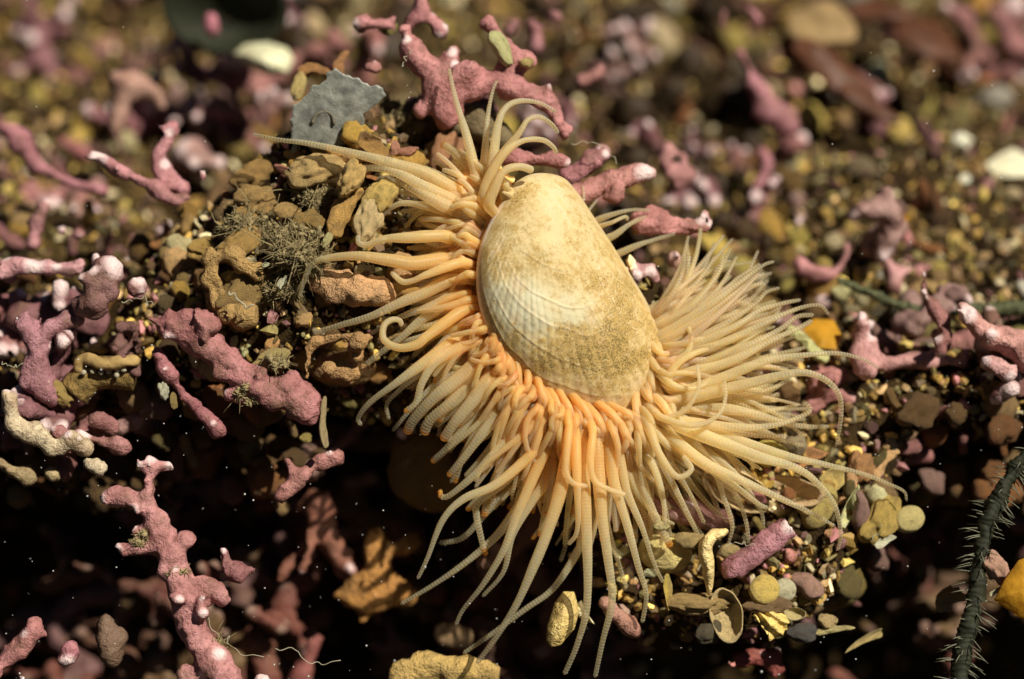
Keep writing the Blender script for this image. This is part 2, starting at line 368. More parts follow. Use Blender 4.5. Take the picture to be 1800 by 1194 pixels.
def valve(flip=1.0, H=.48, na=300, nr=110, grow=1.0):
    o = closed_outline(na); rr = np.linspace(0, 1, nr+1)[1:]
    pts = np.concatenate([SHC[None], (SHC+(o[None]-SHC)*rr[:, None, None]*grow).reshape(-1, 2)])
    rho = np.concatenate([[0], np.repeat(rr, na)])
    ew = edge_w(pts[:, 0], pts[:, 1])
    w = H*(1-rho**2.3)**.62
    # growth distance and rib angle seen from the umbo
    oa = np.unwrap(np.arctan2(*(o-UMBO).T[::-1])); od = np.linalg.norm(o-UMBO, axis=1)
    pa = np.arctan2(pts[:, 1]-UMBO[1], pts[:, 0]-UMBO[0]); pd = np.linalg.norm(pts-UMBO, axis=1)
    order = np.argsort(np.mod(oa, 2*np.pi)); oam = np.mod(oa, 2*np.pi)[order]; odm = od[order]
    lim = np.interp(np.mod(pa, 2*np.pi), oam, odm, period=2*np.pi); g = np.clip(pd/lim, 0, 1)
    fade = np.clip((rho-.02)*3, 0, 1)*np.clip(g*2.2-.3, 0, 1)
    q = np.stack([pts[:, 0]*.02, pts[:, 1]*.02, 0*g], 1)
    ribs = np.abs(np.sin(pa*58+.6*vnoise(q*2, 5)))**.7
    edge = 1-rho**14
    gl = sum(.014*np.exp(-((g+.012*vnoise(q*1.3, 9)-a)/.006)**2) for a in (.36, .52, .63, .78, .9))
    bumps = .007*fade*ribs*edge*(.3+g)+gl*edge*.4+.014*fbm(q, 1.0, 3, 2)*edge+.0012*np.sin(g*150)*edge*g
    w = w+bumps
    V = P(pts[:, 0], pts[:, 1], ew+flip*w)
    i = 1+np.arange(nr-1)[:, None]*na; j = np.arange(na)[None, :]; j2 = (j+1) % na
    Q = np.stack([i+j, i+j2, i+na+j2, i+na+j], -1).reshape(-1, 4)
    T = np.stack([np.zeros(na, int), 1+j2[0], 1+j[0]], -1)
    # colour of the shell itself: pale nacre, ochre growth bands, stains
    n1 = fbm(q, .55, 4, 21)*.5+.5; n2 = fbm(q, 2.6, 4, 31)*.5+.5; nb = fbm(np.stack([pa*6, g*9, 0*g], 1), 1, 4, 41)*.5+.5
    pale = np.array([.62, .49, .25]); mint = np.array([.61, .57, .38]); och = np.array([.64, .46, .19]); pink = np.array([.60, .44, .26])
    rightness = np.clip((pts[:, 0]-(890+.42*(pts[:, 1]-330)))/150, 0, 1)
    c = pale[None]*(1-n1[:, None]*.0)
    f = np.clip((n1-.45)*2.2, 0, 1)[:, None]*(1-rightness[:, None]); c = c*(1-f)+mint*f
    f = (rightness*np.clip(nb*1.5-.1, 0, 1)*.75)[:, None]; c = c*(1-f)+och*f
    f = (np.clip(n2-.4, 0, 1)*(g > .5)*.8)[:, None]; c = c*(1-f)+pink*f
    band = sum(np.exp(-((g+.02*vnoise(q*1.3, 9)-a)/.012)**2) for a in (.36, .52, .63, .78))
    f = (np.clip(band, 0, 1)*.25)[:, None]; c = c*(1-f)+np.array([.72, .6, .4])*f
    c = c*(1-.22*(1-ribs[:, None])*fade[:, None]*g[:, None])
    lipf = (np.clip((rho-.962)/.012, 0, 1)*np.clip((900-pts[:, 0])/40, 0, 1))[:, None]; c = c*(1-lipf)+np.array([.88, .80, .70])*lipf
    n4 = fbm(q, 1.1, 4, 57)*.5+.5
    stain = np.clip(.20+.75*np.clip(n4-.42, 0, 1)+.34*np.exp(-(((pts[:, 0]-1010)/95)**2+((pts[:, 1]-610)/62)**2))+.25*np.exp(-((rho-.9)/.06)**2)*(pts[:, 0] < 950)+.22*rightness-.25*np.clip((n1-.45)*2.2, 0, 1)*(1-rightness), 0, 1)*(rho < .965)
    return V, Q, T, c, stain
SHELL = empty('flame_shell', P(985, 620, -.35))
tag(SHELL, 'pale cream ribbed clam with a thick fringe of orange and milky tentacles all round', 'clam')
sb = np.array(SHELL.location)/CM
V, Q, T, c, st = valve()
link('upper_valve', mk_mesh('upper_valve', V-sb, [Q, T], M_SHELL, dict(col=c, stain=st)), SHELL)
V, Q, T, c, st = valve(-1.0, .75, 160, 50, 1.0)
dv = W3(-.05, -.03, -.10)
link('lower_valve', mk_mesh('lower_valve', V+dv-sb, [Q[:, ::-1], T[:, ::-1]], M_SHELL, dict(col=c*.9+np.array([.08, .02, .03]), stain=st*.3)), SHELL)
# hinge ear beside the umbo
mb = MB(); V0_, F0_ = ico(3); ec = P(893, 342, .33)
ev = ec+(V0_[:, :1]*.10)*RIGHT+(V0_[:, 1:2]*.085)*UPV+(V0_[:, 2:3]*.07)*VIEW; ev = ev+.03*np.stack([fbm(ev, 7, 3, 91+i) for i in range(3)], 1)
link('hinge_ear', mk_mesh('hinge_ear', ev-sb, F0_, M_SHELL, dict(col=np.tile([.60, .47, .24], (len(ev), 1)), stain=np.full(len(ev), .5))), SHELL)

# margin the tentacles grow from: px, py, depth, outward direction (degrees, picture), usual length px
MARGIN = [(905, 318, .05, 100, 90), (872, 312, .10, 118, 120), (822, 345, .10, 150, 120), (806, 400, .08, 174, 120), (806, 470, .05, 188, 125), (816, 540, .05, 203, 140), (840, 608, .10, 217, 150),
          (880, 668, .15, 229, 170), (935, 722, .15, 243, 200), (1010, 762, .12, 262, 225), (1090, 775, .05, 282, 215), (1160, 752, .0, 312, 225), (1192, 705, -.05, 343, 235), (1192, 650, -.15, 8, 235),
          (1172, 590, -.22, 28, 225), (1140, 530, -.3, 42, 170), (1092, 455, -.35, 42, 90), (1045, 385, -.35, 40, 80)]
mg = np.array(MARGIN, float); mg[:, 3] = np.degrees(np.unwrap(np.radians(mg[:, 3])))
MS, _ = spline(np.column_stack([mg[:, :2], mg[:, 2]*100, mg[:, 3], mg[:, 4]]), 400); MS[:, 2] /= 100
mc = P(MS[:, 0], MS[:, 1], MS[:, 2]-.12)[:350]
r = np.interp(np.arange(350), [0, 8, 24, 275, 310, 349], [.03, .08, .20, .20, .07, .03])+.03*vnoise(np.stack([np.arange(350)*.12, np.zeros(350), np.zeros(350)], 1), 4)
V, Q, T = tube(mc, round_ends(mc, r), 16); V = V+.035*np.stack([fbm(V, 5, 2, 50+i) for i in range(3)], 1)
link('mantle', mk_mesh('mantle', V-sb, [Q, T], M_MANTLE), SHELL)
# the curtain of flesh between the two valves
mb = MB(); n = 350; o = closed_outline(1200)
inner = np.array([o[np.argmin((o[:, 0]-x)**2+(o[:, 1]-y)**2)] for x, y in MS[:350, :2]]); inner = SHC+(inner-SHC)*.93
loops = [P(inner[:, 0], inner[:, 1], edge_w(inner[:, 0], inner[:, 1])-.05), P((inner[:, 0]+MS[:350, 0])/2, (inner[:, 1]+MS[:350, 1])/2, MS[:350, 2]+.05), mc+VIEW*.12]
loops.append(P(SHC[0]+(inner[:, 0]-SHC[0])*.6, SHC[1]+(inner[:, 1]-SHC[1])*.6, -.55+0*MS[:350, 2]))
V = np.vstack(loops); V = V+.03*np.stack([fbm(V, 7, 2, 60+i) for i in range(3)], 1)
mk = np.arange(18, 285)
F = np.vstack([np.stack([a*n+np.arange(n-1), a*n+np.arange(1, n), (a+1)*n+np.arange(1, n), (a+1)*n+np.arange(n-1)], -1)[mk] for a in range(3)])
link('mantle_curtain', mk_mesh('mantle_curtain', V-sb, F, M_MANTLE), SHELL)

def tentacle(pix, r0, r1, w0, w1, arch=.2, ringy=1.0, tip=None, tint=(1, 1, 1), name='tentacle', buf=None):
    """pix runs base -> tip in picture positions on the clam's plane; w = depth at base and tip"""
    p = np.array(pix, float); L = np.concatenate([[0], np.cumsum(np.linalg.norm(np.diff(p[:, :2], axis=0), axis=1))]); t = L/L[-1]
    w = w0+(w1-w0)*t+arch*np.sin(np.pi*np.clip(t, 0, 1))
    c3 = P(p[:, 0], p[:, 1], w)
    if name == 'tentacle':                  # the root sinks into the mantle
        rt = SHC-p[0, :2]; rt = rt/np.linalg.norm(rt)*26; c3 = np.vstack([P(p[0, 0]+rt[0], p[0, 1]+rt[1], w0-.22), c3])
    cl = np.linalg.norm(np.diff(c3, axis=0), axis=1).sum(); nr = max(6, int(cl/.032)); n = nr*3+1
    c, L = spline(c3, n); t = np.linspace(0, 1, n)
    ph = np.arange(n)/3.0
    amp = ringy*(.03+.14*np.clip((t-.25)/.75, 0, 1)**1.7)
    ring = .5+.5*np.cos(2*np.pi*ph)
    fat = .86 if tip else .68; r = (r0*fat+(r1*(1.0 if tip else .75)-r0*fat)*t**1.15)*(.9+.22*np.sin(np.pi*np.clip(t*1.5, 0, 1)))*(1-amp+2*amp*ring*.9)*PX
    r *= 1+.08*vnoise(np.stack([t*7+r0*13, t*0, t*0+p[0, 0]], 1), 8)
    r = round_ends(c, r, True, True)
    V, Q, T = tube(c, r, 9)
    O = .85*np.clip(1.15-(p[0, 0]-1000)/170, .12, 1)*np.clip((p[0, 1]-300)/200, .35, 1)
    m_ = np.clip((t-.12)/(.5 if ringy > .5 else 1.1), 0, 1)[:, None]; m_ = m_*m_*(3-2*m_)
    c0_ = np.array([.94, .80, .48])*(1-O)+np.array([.92, .58, .19])*O; ce = np.array([.86, .74, .48])
    cv_ = c0_*(1-m_)+ce*m_
    if tip: cv_ = np.where((t > .95)[:, None], np.array([.85, .42, .10]), cv_)
    colr = np.vstack([np.repeat(cv_, 9, axis=0), cv_[:1], cv_[-1:]])
    at = np.repeat(t, 9); rg = np.repeat(1-(1-ring)*np.clip(amp/.13, 0, 1), 9)
    at = np.concatenate([at, [0, 1]])*min(1.0, .35+.65*ringy); rg = np.concatenate([rg, [1, 1]])
    if tip: at = np.where(np.concatenate([np.repeat(t, 9), [0, 1]]) > .955, -.2, at)
    if buf is not None:
        buf.add(V, Q, T); buf.at.append((np.clip(at, 0, 1), rg, colr*np.array(tint))); return
    b = c[0]; me = mk_mesh(name, V-b, [Q, T], M_TENT, dict(tt=np.clip(at, 0, 1), ring=rg, col=colr))
    return link(name, me, SHELL, b-sb, tint)

def rev(s): 
    a = list(map(float, s.replace(',', ' ').split())); return list(zip(a[0::2], a[1::2]))[::-1]
# (tip -> base) traced courses, base radius, tip radius (px), depth base, depth tip, arch, ringed, orange tip
TR = [
 ('789,120 801,174 821,241 834,295 846,340', 16, 4, .2, -.1, .1, .6, 0), ('875,141 868,154 860,188 855,231 851,295 850,340', 14, 3.5, .2, .0, .1, .8, 0),
 ('979,198 948,181 912,178 888,191 875,221 865,288 856,335', 15, 4, .3, .1, .15, .6, 0), ('982,235 969,218 948,206 928,211 912,235 878,278 860,320', 14, 5, .35, .25, .15, .5, 0),
 ('979,271 972,258 952,246 918,248 885,271 858,315 850,350', 15, 5, .4, .3, .15, .4, 0), ('938,300 912,293 885,302 868,335 860,360', 14, 10, .45, .45, .1, .15, 0),
 ('443,236 491,246 546,253 627,271 702,291 750,306 815,345', 18, 4, .15, .0, .2, 1, 0), ('599,308 624,298 664,296 702,306 750,331 812,360', 18, 6, .2, .1, .15, .9, 0),
 ('696,312 750,345 800,372', 17, 11, .25, .2, .1, .8, 0), ('684,339 715,339 750,350 810,378', 14, 5, .15, .1, .1, .7, 0), ('672,379 687,366 712,357 760,365 815,385', 14, 6, .2, .15, .1, .4, 0),
 ('526,523 534,495 546,468 571,455 627,450 689,458 727,463 800,455', 20, 5, .15, .25, .25, .5, 0), ('629,413 632,428 647,430 677,420 715,418 780,415', 17, 7, .3, .3, .1, .3, 0),
 ('687,478 707,495 727,493 750,483 810,462', 14, 6, .35, .35, .1, .15, 0), ('551,586 601,571 652,556 702,533 750,513 815,482', 18, 6, .15, .1, .2, 1, 0),
 ('652,588 677,571 715,553 750,541 820,512', 15, 5, .1, .0, .1, .8, 0), ('706,574 703,564 689,562 675,573 675,597 700,611 732,606 752,590 815,545', 17, 6, .25, .3, .15, .3, 0),
 ('644,641 664,624 702,596 750,556 815,520', 14, 7, .1, -.05, .1, 1, 0), ('636,748 630,735 650,708 694,675 741,641 800,600', 17, 5, .2, .1, .2, 1, 0),
 ('684,738 680,711 700,688 727,665 810,605', 12, 4, .05, -.1, .1, .8, 0), ('710,725 731,708 741,675 761,641 788,621 835,600', 14, 5, .25, .2, .1, .7, 1),
 ('714,763 727,738 761,701 794,675 850,630', 17, 9, .2, .1, .15, .9, 1), ('690,758 720,722 760,680 835,620', 12, 5, .0, -.15, .1, 1, 0), ('744,765 757,738 801,701 845,650', 16, 9, .15, .05, .1, .9, 1),
 ('777,775 801,741 834,701 870,655', 17, 10, .25, .2, .1, .7, 1), ('758,813 781,793 810,760 865,690', 13, 6, .05, -.1, .1, .9, 1), ('787,838 813,808 841,771 863,741 892,690', 15, 6, .2, .1, .1, .8, 1),
 ('775,860 774,870 783,874 800,864 838,831 876,791 925,735', 13, 5, .15, .1, .15, .8, 1), ('836,848 848,821 876,798 911,770 950,735', 12, 5, .25, .25, .1, .4, 0),
 ('734,1018 751,982 778,915 814,878 868,854 918,814 960,770', 15, 5, .25, .15, .2, .7, 0), ('855,978 848,955 838,908 841,884 885,848 925,805 960,760', 13, 5, .1, -.05, .1, 1, 1),
 ('771,955 814,945 855,901 901,851 945,780', 13, 6, -.1, -.3, .1, 1.2, 0), ('704,1062 751,1035 801,1002 848,965 885,928 930,860 965,790', 14, 5, -.1, -.2, .1, 1.3, 0),
 ('801,1099 814,1072 848,1029 885,968 908,908 935,844 965,775', 16, 5, .2, .05, .2, 1, 0), ('848,1049 885,1005 901,941 935,881 955,851 985,775', 15, 5, .1, .0, .15, .9, 0),
 ('838,1166 868,1126 908,1062 938,995 962,935 985,861 1000,775', 19, 6, .3, .15, .25, .9, 0), ('814,1149 868,1112 922,1072 972,1035 1012,975 1022,938 1022,780', 14, 5, -.1, -.2, .1, 1.2, 0),
 ('992,1186 1015,1132 1032,1062 1032,945 1025,828 1022,770', 17, 6, .25, .15, .2, 1, 0), ('1046,1191 1059,1129 1076,1055 1069,982 1059,911 1052,828 1048,770', 17, 6, .2, .15, .2, 1, 0),
 ('1102,1035 1089,995 1069,928 1060,860 1062,775', 13, 5, .1, -.05, .1, .9, 0), ('1129,1095 1136,1045 1122,995 1102,921 1079,844 1070,775', 15, 5, .2, .1, .15, .9, 0),
 ('1166,1025 1149,988 1129,928 1102,861 1085,775', 13, 4, .15, .05, .15, .9, 0), ('999,958 1015,931 1015,861 1012,770', 14, 5, .35, .3, .15, .4, 0), ('985,988 995,955 1008,880 1015,780', 11, 5, -.1, -.2, 0, 1, 0),
 ('820,898 838,880 862,868 905,825 945,770', 10, 6, .0, -.05, .1, .5, 1), ('958,905 965,890 985,840 1000,780', 11, 6, .15, .1, .1, .4, 1),
 ('1033,855 1008,850 995,830 996,800 1000,750', 12, 6, .45, .45, .1, .1, 0), ('1100,870 1070,860 1045,845 1038,810 1042,760', 11, 6, .42, .4, .1, .1, 0),
 ('1545,648 1515,631 1468,621 1418,624 1361,631 1327,641 1234,678 1180,690', 16, 3, .0, -.1, .25, 1.1, 0), ('1470,785 1478,735 1475,695 1451,668 1414,655 1368,661 1300,678 1180,705', 17, 4, .1, .1, .25, 1, 0),
 ('1384,668 1357,685 1317,705 1250,718 1185,715', 14, 5, .0, -.2, .1, 1, 0), ('1458,750 1418,750 1374,742 1327,728 1267,718 1185,715', 16, 5, .05, -.1, .2, 1, 0),
 ('1414,705 1424,722 1401,735 1361,748 1300,752 1227,745 1175,735', 15, 5, .1, .05, .2, 1, 0), ('1428,564 1401,578 1351,601 1284,635 1185,665', 15, 6, -.05, -.2, .2, 1, 0),
 ('1431,554 1401,557 1368,581 1300,614 1185,655', 15, 5, -.1, -.2, .2, 1, 0), ('1458,554 1441,537 1408,541 1368,557 1317,581 1267,604 1180,640', 14, 3, -.1, -.2, .2, 1.1, 0),
 ('1371,506 1347,514 1327,534 1267,574 1175,620', 13, 4, -.1, -.2, .15, 1, 0), ('1347,500 1317,504 1280,534 1234,568 1170,605', 12, 4, -.15, -.3, .1, 1, 0),
 ('1408,527 1374,534 1334,547 1284,578 1180,625', 14, 4, -.1, -.2, .2, 1, 0), ('1344,480 1317,497 1277,527 1220,568 1160,600', 12, 4, -.15, -.3, .15, 1, 0),
 ('1361,460 1341,467 1300,497 1250,534 1160,590', 13, 4, -.15, -.25, .15, 1, 0), ('1337,464 1300,487 1257,521 1155,580', 12, 4, -.2, -.3, .15, 1, 0),
 ('1272,444 1264,477 1240,511 1207,544 1145,575', 12, 4, -.2, -.3, .15, .9, 0), ('1287,460 1267,464 1247,500 1213,534 1145,570', 12, 4, -.2, -.3, .1, .9, 0),
 ('1257,450 1240,477 1210,511 1140,550', 11, 4, -.25, -.35, .1, .9, 0), ('1207,427 1210,467 1195,505 1140,545', 10, 4, -.25, -.35, .1, .8, 0),
 ('1024,325 1026,350 1018,375 1040,405', 7, 3, -.4, -.35, .1, .8, 0), ('1051,350 1034,373 1030,395 1055,420', 7, 3, -.4, -.35, .1, .8, 0), ('1144,370 1114,369 1084,375 1046,390', 10, 3, -.35, -.4, .1, 1, 0),
 ('1137,381 1109,393 1084,411 1060,425', 11, 5, -.35, -.4, .1, .9, 0), ('1187,411 1152,421 1117,433 1070,455', 11, 4, -.35, -.45, .1, 1, 0), ('1104,388 1099,381 1076,391 1048,402', 8, 4, -.3, -.3, .1, .4, 0),
 ('1594,881 1589,864 1562,851 1518,834 1451,817 1367,797 1180,735', 16, 3, .05, -.1, .3, 1, 0), ('1473,968 1478,938 1468,891 1441,854 1401,824 1317,797 1175,740', 18, 4, .2, .2, .3, 1, 0),
 ('1468,925 1418,898 1367,874 1311,848 1234,811 1160,750', 17, 4, .2, .1, .25, 1, 0), ('1351,894 1331,884 1284,848 1227,811 1150,755', 15, 5, .2, .1, .15, .7, 0),
 ('1280,958 1287,921 1270,868 1257,828 1215,775 1160,750', 14, 4, .1, .1, .15, .9, 0), ('1317,958 1311,915 1294,871 1267,828 1180,755', 13, 4, .05, .0, .1, .9, 0), ('1341,948 1341,911 1331,888 1290,830 1185,750', 11, 4, .0, -.1, .1, .8, 0),
 ('1273,668 1275,700 1262,730 1222,748 1165,735', 9, 4, .35, .35, .15, .7, 0), ('1225,640 1228,680 1205,720 1165,735', 8, 4, .3, .35, .1, .2, 0),
 ('1200,800 1215,825 1190,838 1160,800 1140,750', 12, 6, .3, .35, .1, .15, 0),
]
for s, r0, r1, w0, w1, ar, rg, tp in TR:
    tentacle(rev(s), r0, r1, w0, w1, ar, rg, tp, tint=tuple(np.array([1, 1, 1])*random.uniform(.9, 1.05)))
# short crowded tentacles filling the fringe
def grow(s, lf, r0, r1, dw, arch, rg, tip=0, djit=10, back=0.0, curl=.25, buf=None):
    x, y, w, a, L = MS[int(s)]; a = math.radians(a+random.gauss(0, djit)); L = L*lf
    x -= math.cos(a)*back; y += math.sin(a)*back
    cv = random.gauss(0, curl); pts = []; aa = a-cv*.5
    for i in range(5):
        pts.append((x, y)); x += math.cos(aa)*L/4; y -= math.sin(aa)*L/4
        if a > math.radians(100) and a < math.radians(255): y += L*.018*i      # hanging a little
        aa += cv*.5
    g = random.uniform(.88, 1.08)
    tentacle(pts, r0*random.uniform(.85, 1.15), r1*random.uniform(.8, 1.2), w+dw, w+dw-.1+random.uniform(-.1, .1), arch, rg, tip, (g, g*random.uniform(.93, 1.02), g*random.uniform(.85, 1)), buf=buf)
for i in range(62): grow(random.uniform(20, 245), random.uniform(.55, .95), 13, 6, random.uniform(-.2, .02), .1, random.uniform(.5, 1), random.random() < .35)     # under layer, left and below
for i in range(46): grow(random.uniform(225, 325), random.uniform(.6, 1.02), 12, 4.5, random.uniform(-.2, .05), .15, 1, 0, 9)                                   # right fan
for i in range(75): grow(random.uniform(18, 190), random.uniform(.28, .72), 10.5, 6, random.uniform(.06, .22), .08, random.uniform(.1, .45), 0, 13, 12, .5)              # short stubs, left
for i in range(30): grow(random.uniform(150, 290), random.uniform(.25, .5), 11, 7, random.uniform(.1, .25), .1, random.uniform(.05, .3), 0, 16, 14, .6)
# the thicket of small tentacles in between, too crowded to pick apart
FB = MB(); FB.at = []
for i in range(210): grow(random.uniform(12, 262), random.uniform(.35, 1.0), 11, 4.5, random.uniform(-.28, .05), .1, random.uniform(.2, .9), random.random() < .25, 13, 8, .35, FB)
for i in range(170): grow(random.uniform(232, 330), random.uniform(.4, 1.05), 10, 4, random.uniform(-.28, .12), .15, random.uniform(.5, 1), 0, 12, 6, .3, FB)
for i in range(120): grow(random.uniform(10, 300), random.uniform(.15, .42), 10, 6, random.uniform(.08, .30), .06, .1, 0, 18, 22, .7, FB)
V, F = FB.arrays(); A = [np.concatenate([a[k] for a in FB.at]) for k in range(3)]
tag(link('small_tentacles', mk_mesh('small_tentacles', V-sb, F, M_TENT, dict(tt=A[0], ring=A[1], col=A[2])), SHELL), kind='stuff')
# mantle folds lying over the rim of the shell
for i in range(90):
    s = int(random.uniform(118, 305)); x, y, w, a, L = MS[s]; k = o[np.argmin((o[:, 0]-x)**2+(o[:, 1]-y)**2)]
    ins = SHC+(k-SHC)*random.uniform(.79, .98); d = np.array([x, y])-ins; dl = np.linalg.norm(d)+1e-6; d /= dl
    tn = np.array([d[1], -d[0]])*random.uniform(.1, 1.0)*(-1 if x > 1120 else 1)
    e = ins+d*min(dl, 75)*random.uniform(.55, .95)+tn*60; m = (ins+e)/2+tn*20+d*6
    ew = edge_w(*ins)+.14
    tentacle([tuple(ins), tuple(m), tuple(e), tuple(e+d*12-tn*14)], random.uniform(8, 11), random.uniform(6, 8), ew, w+.12, .1, .08, 0, (1, .95, .9), 'mantle_fold')
# ------------------------------------------------------------------ maerl: branched coralline twigs
_tmp = bpy.data.meshes.new('scratch'); _tmpo = bpy.data.objects.new('scratch', _tmp); COL.objects.link(_tmpo)
_rm = _tmpo.modifiers.new('r', 'REMESH'); _rm.mode = 'VOXEL'; _rm.use_smooth_shade = True
_sm = _tmpo.modifiers.new('s', 'SMOOTH'); _sm.factor = .5; _sm.iterations = 3
def fuse(mb, vox):
    """melt overlapping tubes into one skin; returns verts, quads (cm)"""
    V, F = mb.arrays(); me = mk_mesh('scratch', V*1.0, F); _tmpo.data = me; _rm.voxel_size = vox*CM
    dg = bpy.context.evaluated_depsgraph_get(); dg.update(); ev = _tmpo.evaluated_get(dg); m = ev.to_mesh()
    v = np.empty(len(m.vertices)*3, np.float32); m.vertices.foreach_get('co', v)
    nl = len(m.loops); li = np.empty(nl, np.int32); m.loops.foreach_get('vertex_index', li)
    lt = np.empty(len(m.polygons), np.int32); m.polygons.foreach_get('loop_total', lt)
    ev.to_mesh_clear(); bpy.data.meshes.remove(me) if me.users == 0 else None
    st = np.concatenate([[0], np.cumsum(lt)[:-1]]); out = []
    for k in (3, 4):
        s = st[lt == k]
        if len(s): out.append(np.stack([li[s+i] for i in range(k)], 1).astype(np.int64))
    return v.reshape(-1, 3)/CM, out
def vnormals(V, Fs):
    Nn = np.zeros_like(V)
    for F in Fs:
        f = np.cross(V[F[:, 1]]-V[F[:, 0]], V[F[:, 2]]-V[F[:, 0]])
        for k in range(F.shape[1]): np.add.at(Nn, F[:, k], f)
    return Nn/(np.linalg.norm(Nn, axis=1)[:, None]+1e-12)
PINK = (.34, .145, .13); MAUVE = (.30, .13, .16); DUSK = (.30, .14, .10); ROSE = (.46, .20, .20); BUFF = (.42, .30, .14); PALE = (.62, .50, .30)
def sub_mesh(V, Fs, Nn, keepv_face):
    out = []
    for F in Fs:
        out.append(F[keepv_face(F)])
    used = np.unique(np.concatenate([f.ravel() for f in out])) if any(len(f) for f in out) else np.array([], int)
    mp = np.full(len(V), -1); mp[used] = np.arange(len(used))
    return V[used], [mp[f] for f in out if len(f)], Nn[used], used
NAME_TWIG = 'maerl_twig'
def twig(label, branches, w=0.0, color=PINK, vox=.034, lump=.042, tips=(), mat=None, seed=None, group=None, name=NAME_TWIG, cat='coralline alga', z_off=0, tip_r=.14, knobs=True):
    """branches: (course, r0 px, r1 px[, flat_end]); course 'x,y x,y,dw ...'; tips: (x, y[, dw]) of the pale growing ends"""
    seed = seed if seed is not None else random.randint(0, 9999); rng = np.random.default_rng(seed)
    mb = MB(); allc = []
    def parse(s):
        out = []
        for t in s.split():
            a = [float(q) for q in t.split(',')]; out.append((a[0], a[1], a[2] if len(a) > 2 else 0.0))
        return out
    tp3 = []
    for b in branches:
        pts = np.array(parse(b[0])); c0 = P(pts[:, 0], pts[:, 1], w+pts[:, 2])
        L = np.linalg.norm(np.diff(c0, axis=0), axis=1).sum(); n = max(8, int(L/.06))
        c, L = spline(c0, n); t = np.linspace(0, 1, n)
        r = (b[1]+(b[2]-b[1])*t)*PX*(1+.24*vnoise(np.stack([t*L*3.2+seed, 0*t, 0*t], 1), seed % 97))
        flat = len(b) > 3 and b[3]
        # hemispherical ends: extend the line by one radius
        c = np.vstack([c, c[-1]+(c[-1]-c[-2])/np.linalg.norm(c[-1]-c[-2])*r[-1]*(.1 if flat else .6)]); r = np.concatenate([r, r[-1:]])
        cc, L = spline(c, n+10); rr = np.interp(np.linspace(0, 1, n+10), np.linspace(0, 1, len(r)), r)
        rr = round_ends(cc, rr, True, not flat)
        V, Q, T = tube(cc, rr, 12); mb.add(V, Q, T); allc.append(cc)
    kn = []
    for b, cc in zip(branches, allc):                   # knobs and stub branches budding from the sides
        L = np.linalg.norm(np.diff(cc, axis=0), axis=1).sum()
        if vox > .055 or not knobs: continue
        for _ in range(int(L/.33+rng.uniform(0, 1))):
            i = rng.integers(2, len(cc)-2); tg = cc[i+1]-cc[i-1]; tg /= np.linalg.norm(tg)+1e-9; d = rng.normal(size=3)+VIEW*.35; d -= tg*np.dot(d, tg); d /= np.linalg.norm(d); d = d+tg*rng.uniform(-.4, .4)
            R0 = (b[1]+b[2])/2*PX; q = cc[i]+d*R0*.5; ln = R0*rng.choice([.6, .75, .95, 1.6], p=[.4, .3, .2, .1]); r_ = R0*rng.uniform(.32, .58)
            k3 = np.vstack([q+d*ln*x for x in (0, .35, .7, 1, 1.15)]); kc, _l = spline(k3, 10); V, Q, T = tube(kc, round_ends(kc, np.full(10, r_), True, True), 8); mb.add(V, Q, T)
            if rng.random() < .4: kn.append((kc[-1], r_))
    V, Fs = fuse(mb, vox)
    if len(V) < 20: return None
    Nn = vnormals(V, Fs)
    V = V+Nn*((fbm(V, 4.5, 3, seed)*lump)+fbm(V, 13, 2, seed+5)*lump*.4)[:, None]
    Nn = vnormals(V, Fs)
    tipv = np.zeros(len(V)); own = np.full(len(V), -1); TP = []
    for k, tpt in enumerate(tips):
        q = P(tpt[0], tpt[1], w+(tpt[2] if len(tpt) > 2 else 0)); j = np.argmin(np.linalg.norm(V-q, axis=1)); q = V[j]
        R = (tpt[3]*PX if len(tpt) > 3 else tip_r)*1.35
        d = np.linalg.norm(V-q, axis=1); f = np.clip(1.25-d/(R*.85), 0, 1); own = np.where((f > .45) & (f > tipv), k, own); tipv = np.maximum(tipv, f); TP.append(q)
    for q, r_ in kn:
        d = np.linalg.norm(V-q, axis=1); tipv = np.maximum(tipv, .8*np.clip(1.2-d/(r_*1.25), 0, 1))
    base = V.mean(0); base[2] = V[:, 2].min()
    color = tuple(np.array(color)*np.array([.86, .82, .86]))
    e = empty(name, base); tag(e, label, cat, group)
    m = mat or M_MAERL
    keep = lambda F: (own[F] >= 0).all(1)
    bv, bf, bn, us = sub_mesh(V, Fs, Nn, lambda F: ~keep(F))
    if len(bf): link('branch', mk_mesh('branch', bv-base, bf, m, dict(tip=tipv[us]), normals=bn), e, color=color)
    for k in range(len(tips)):
        bv, bf, bn, us = sub_mesh(V, Fs, Nn, lambda F: (own[F] == k).all(1))
        if len(bf): link('tip', mk_mesh('tip', bv-base, bf, m, dict(tip=tipv[us]), normals=bn), e, color=color)
    return e
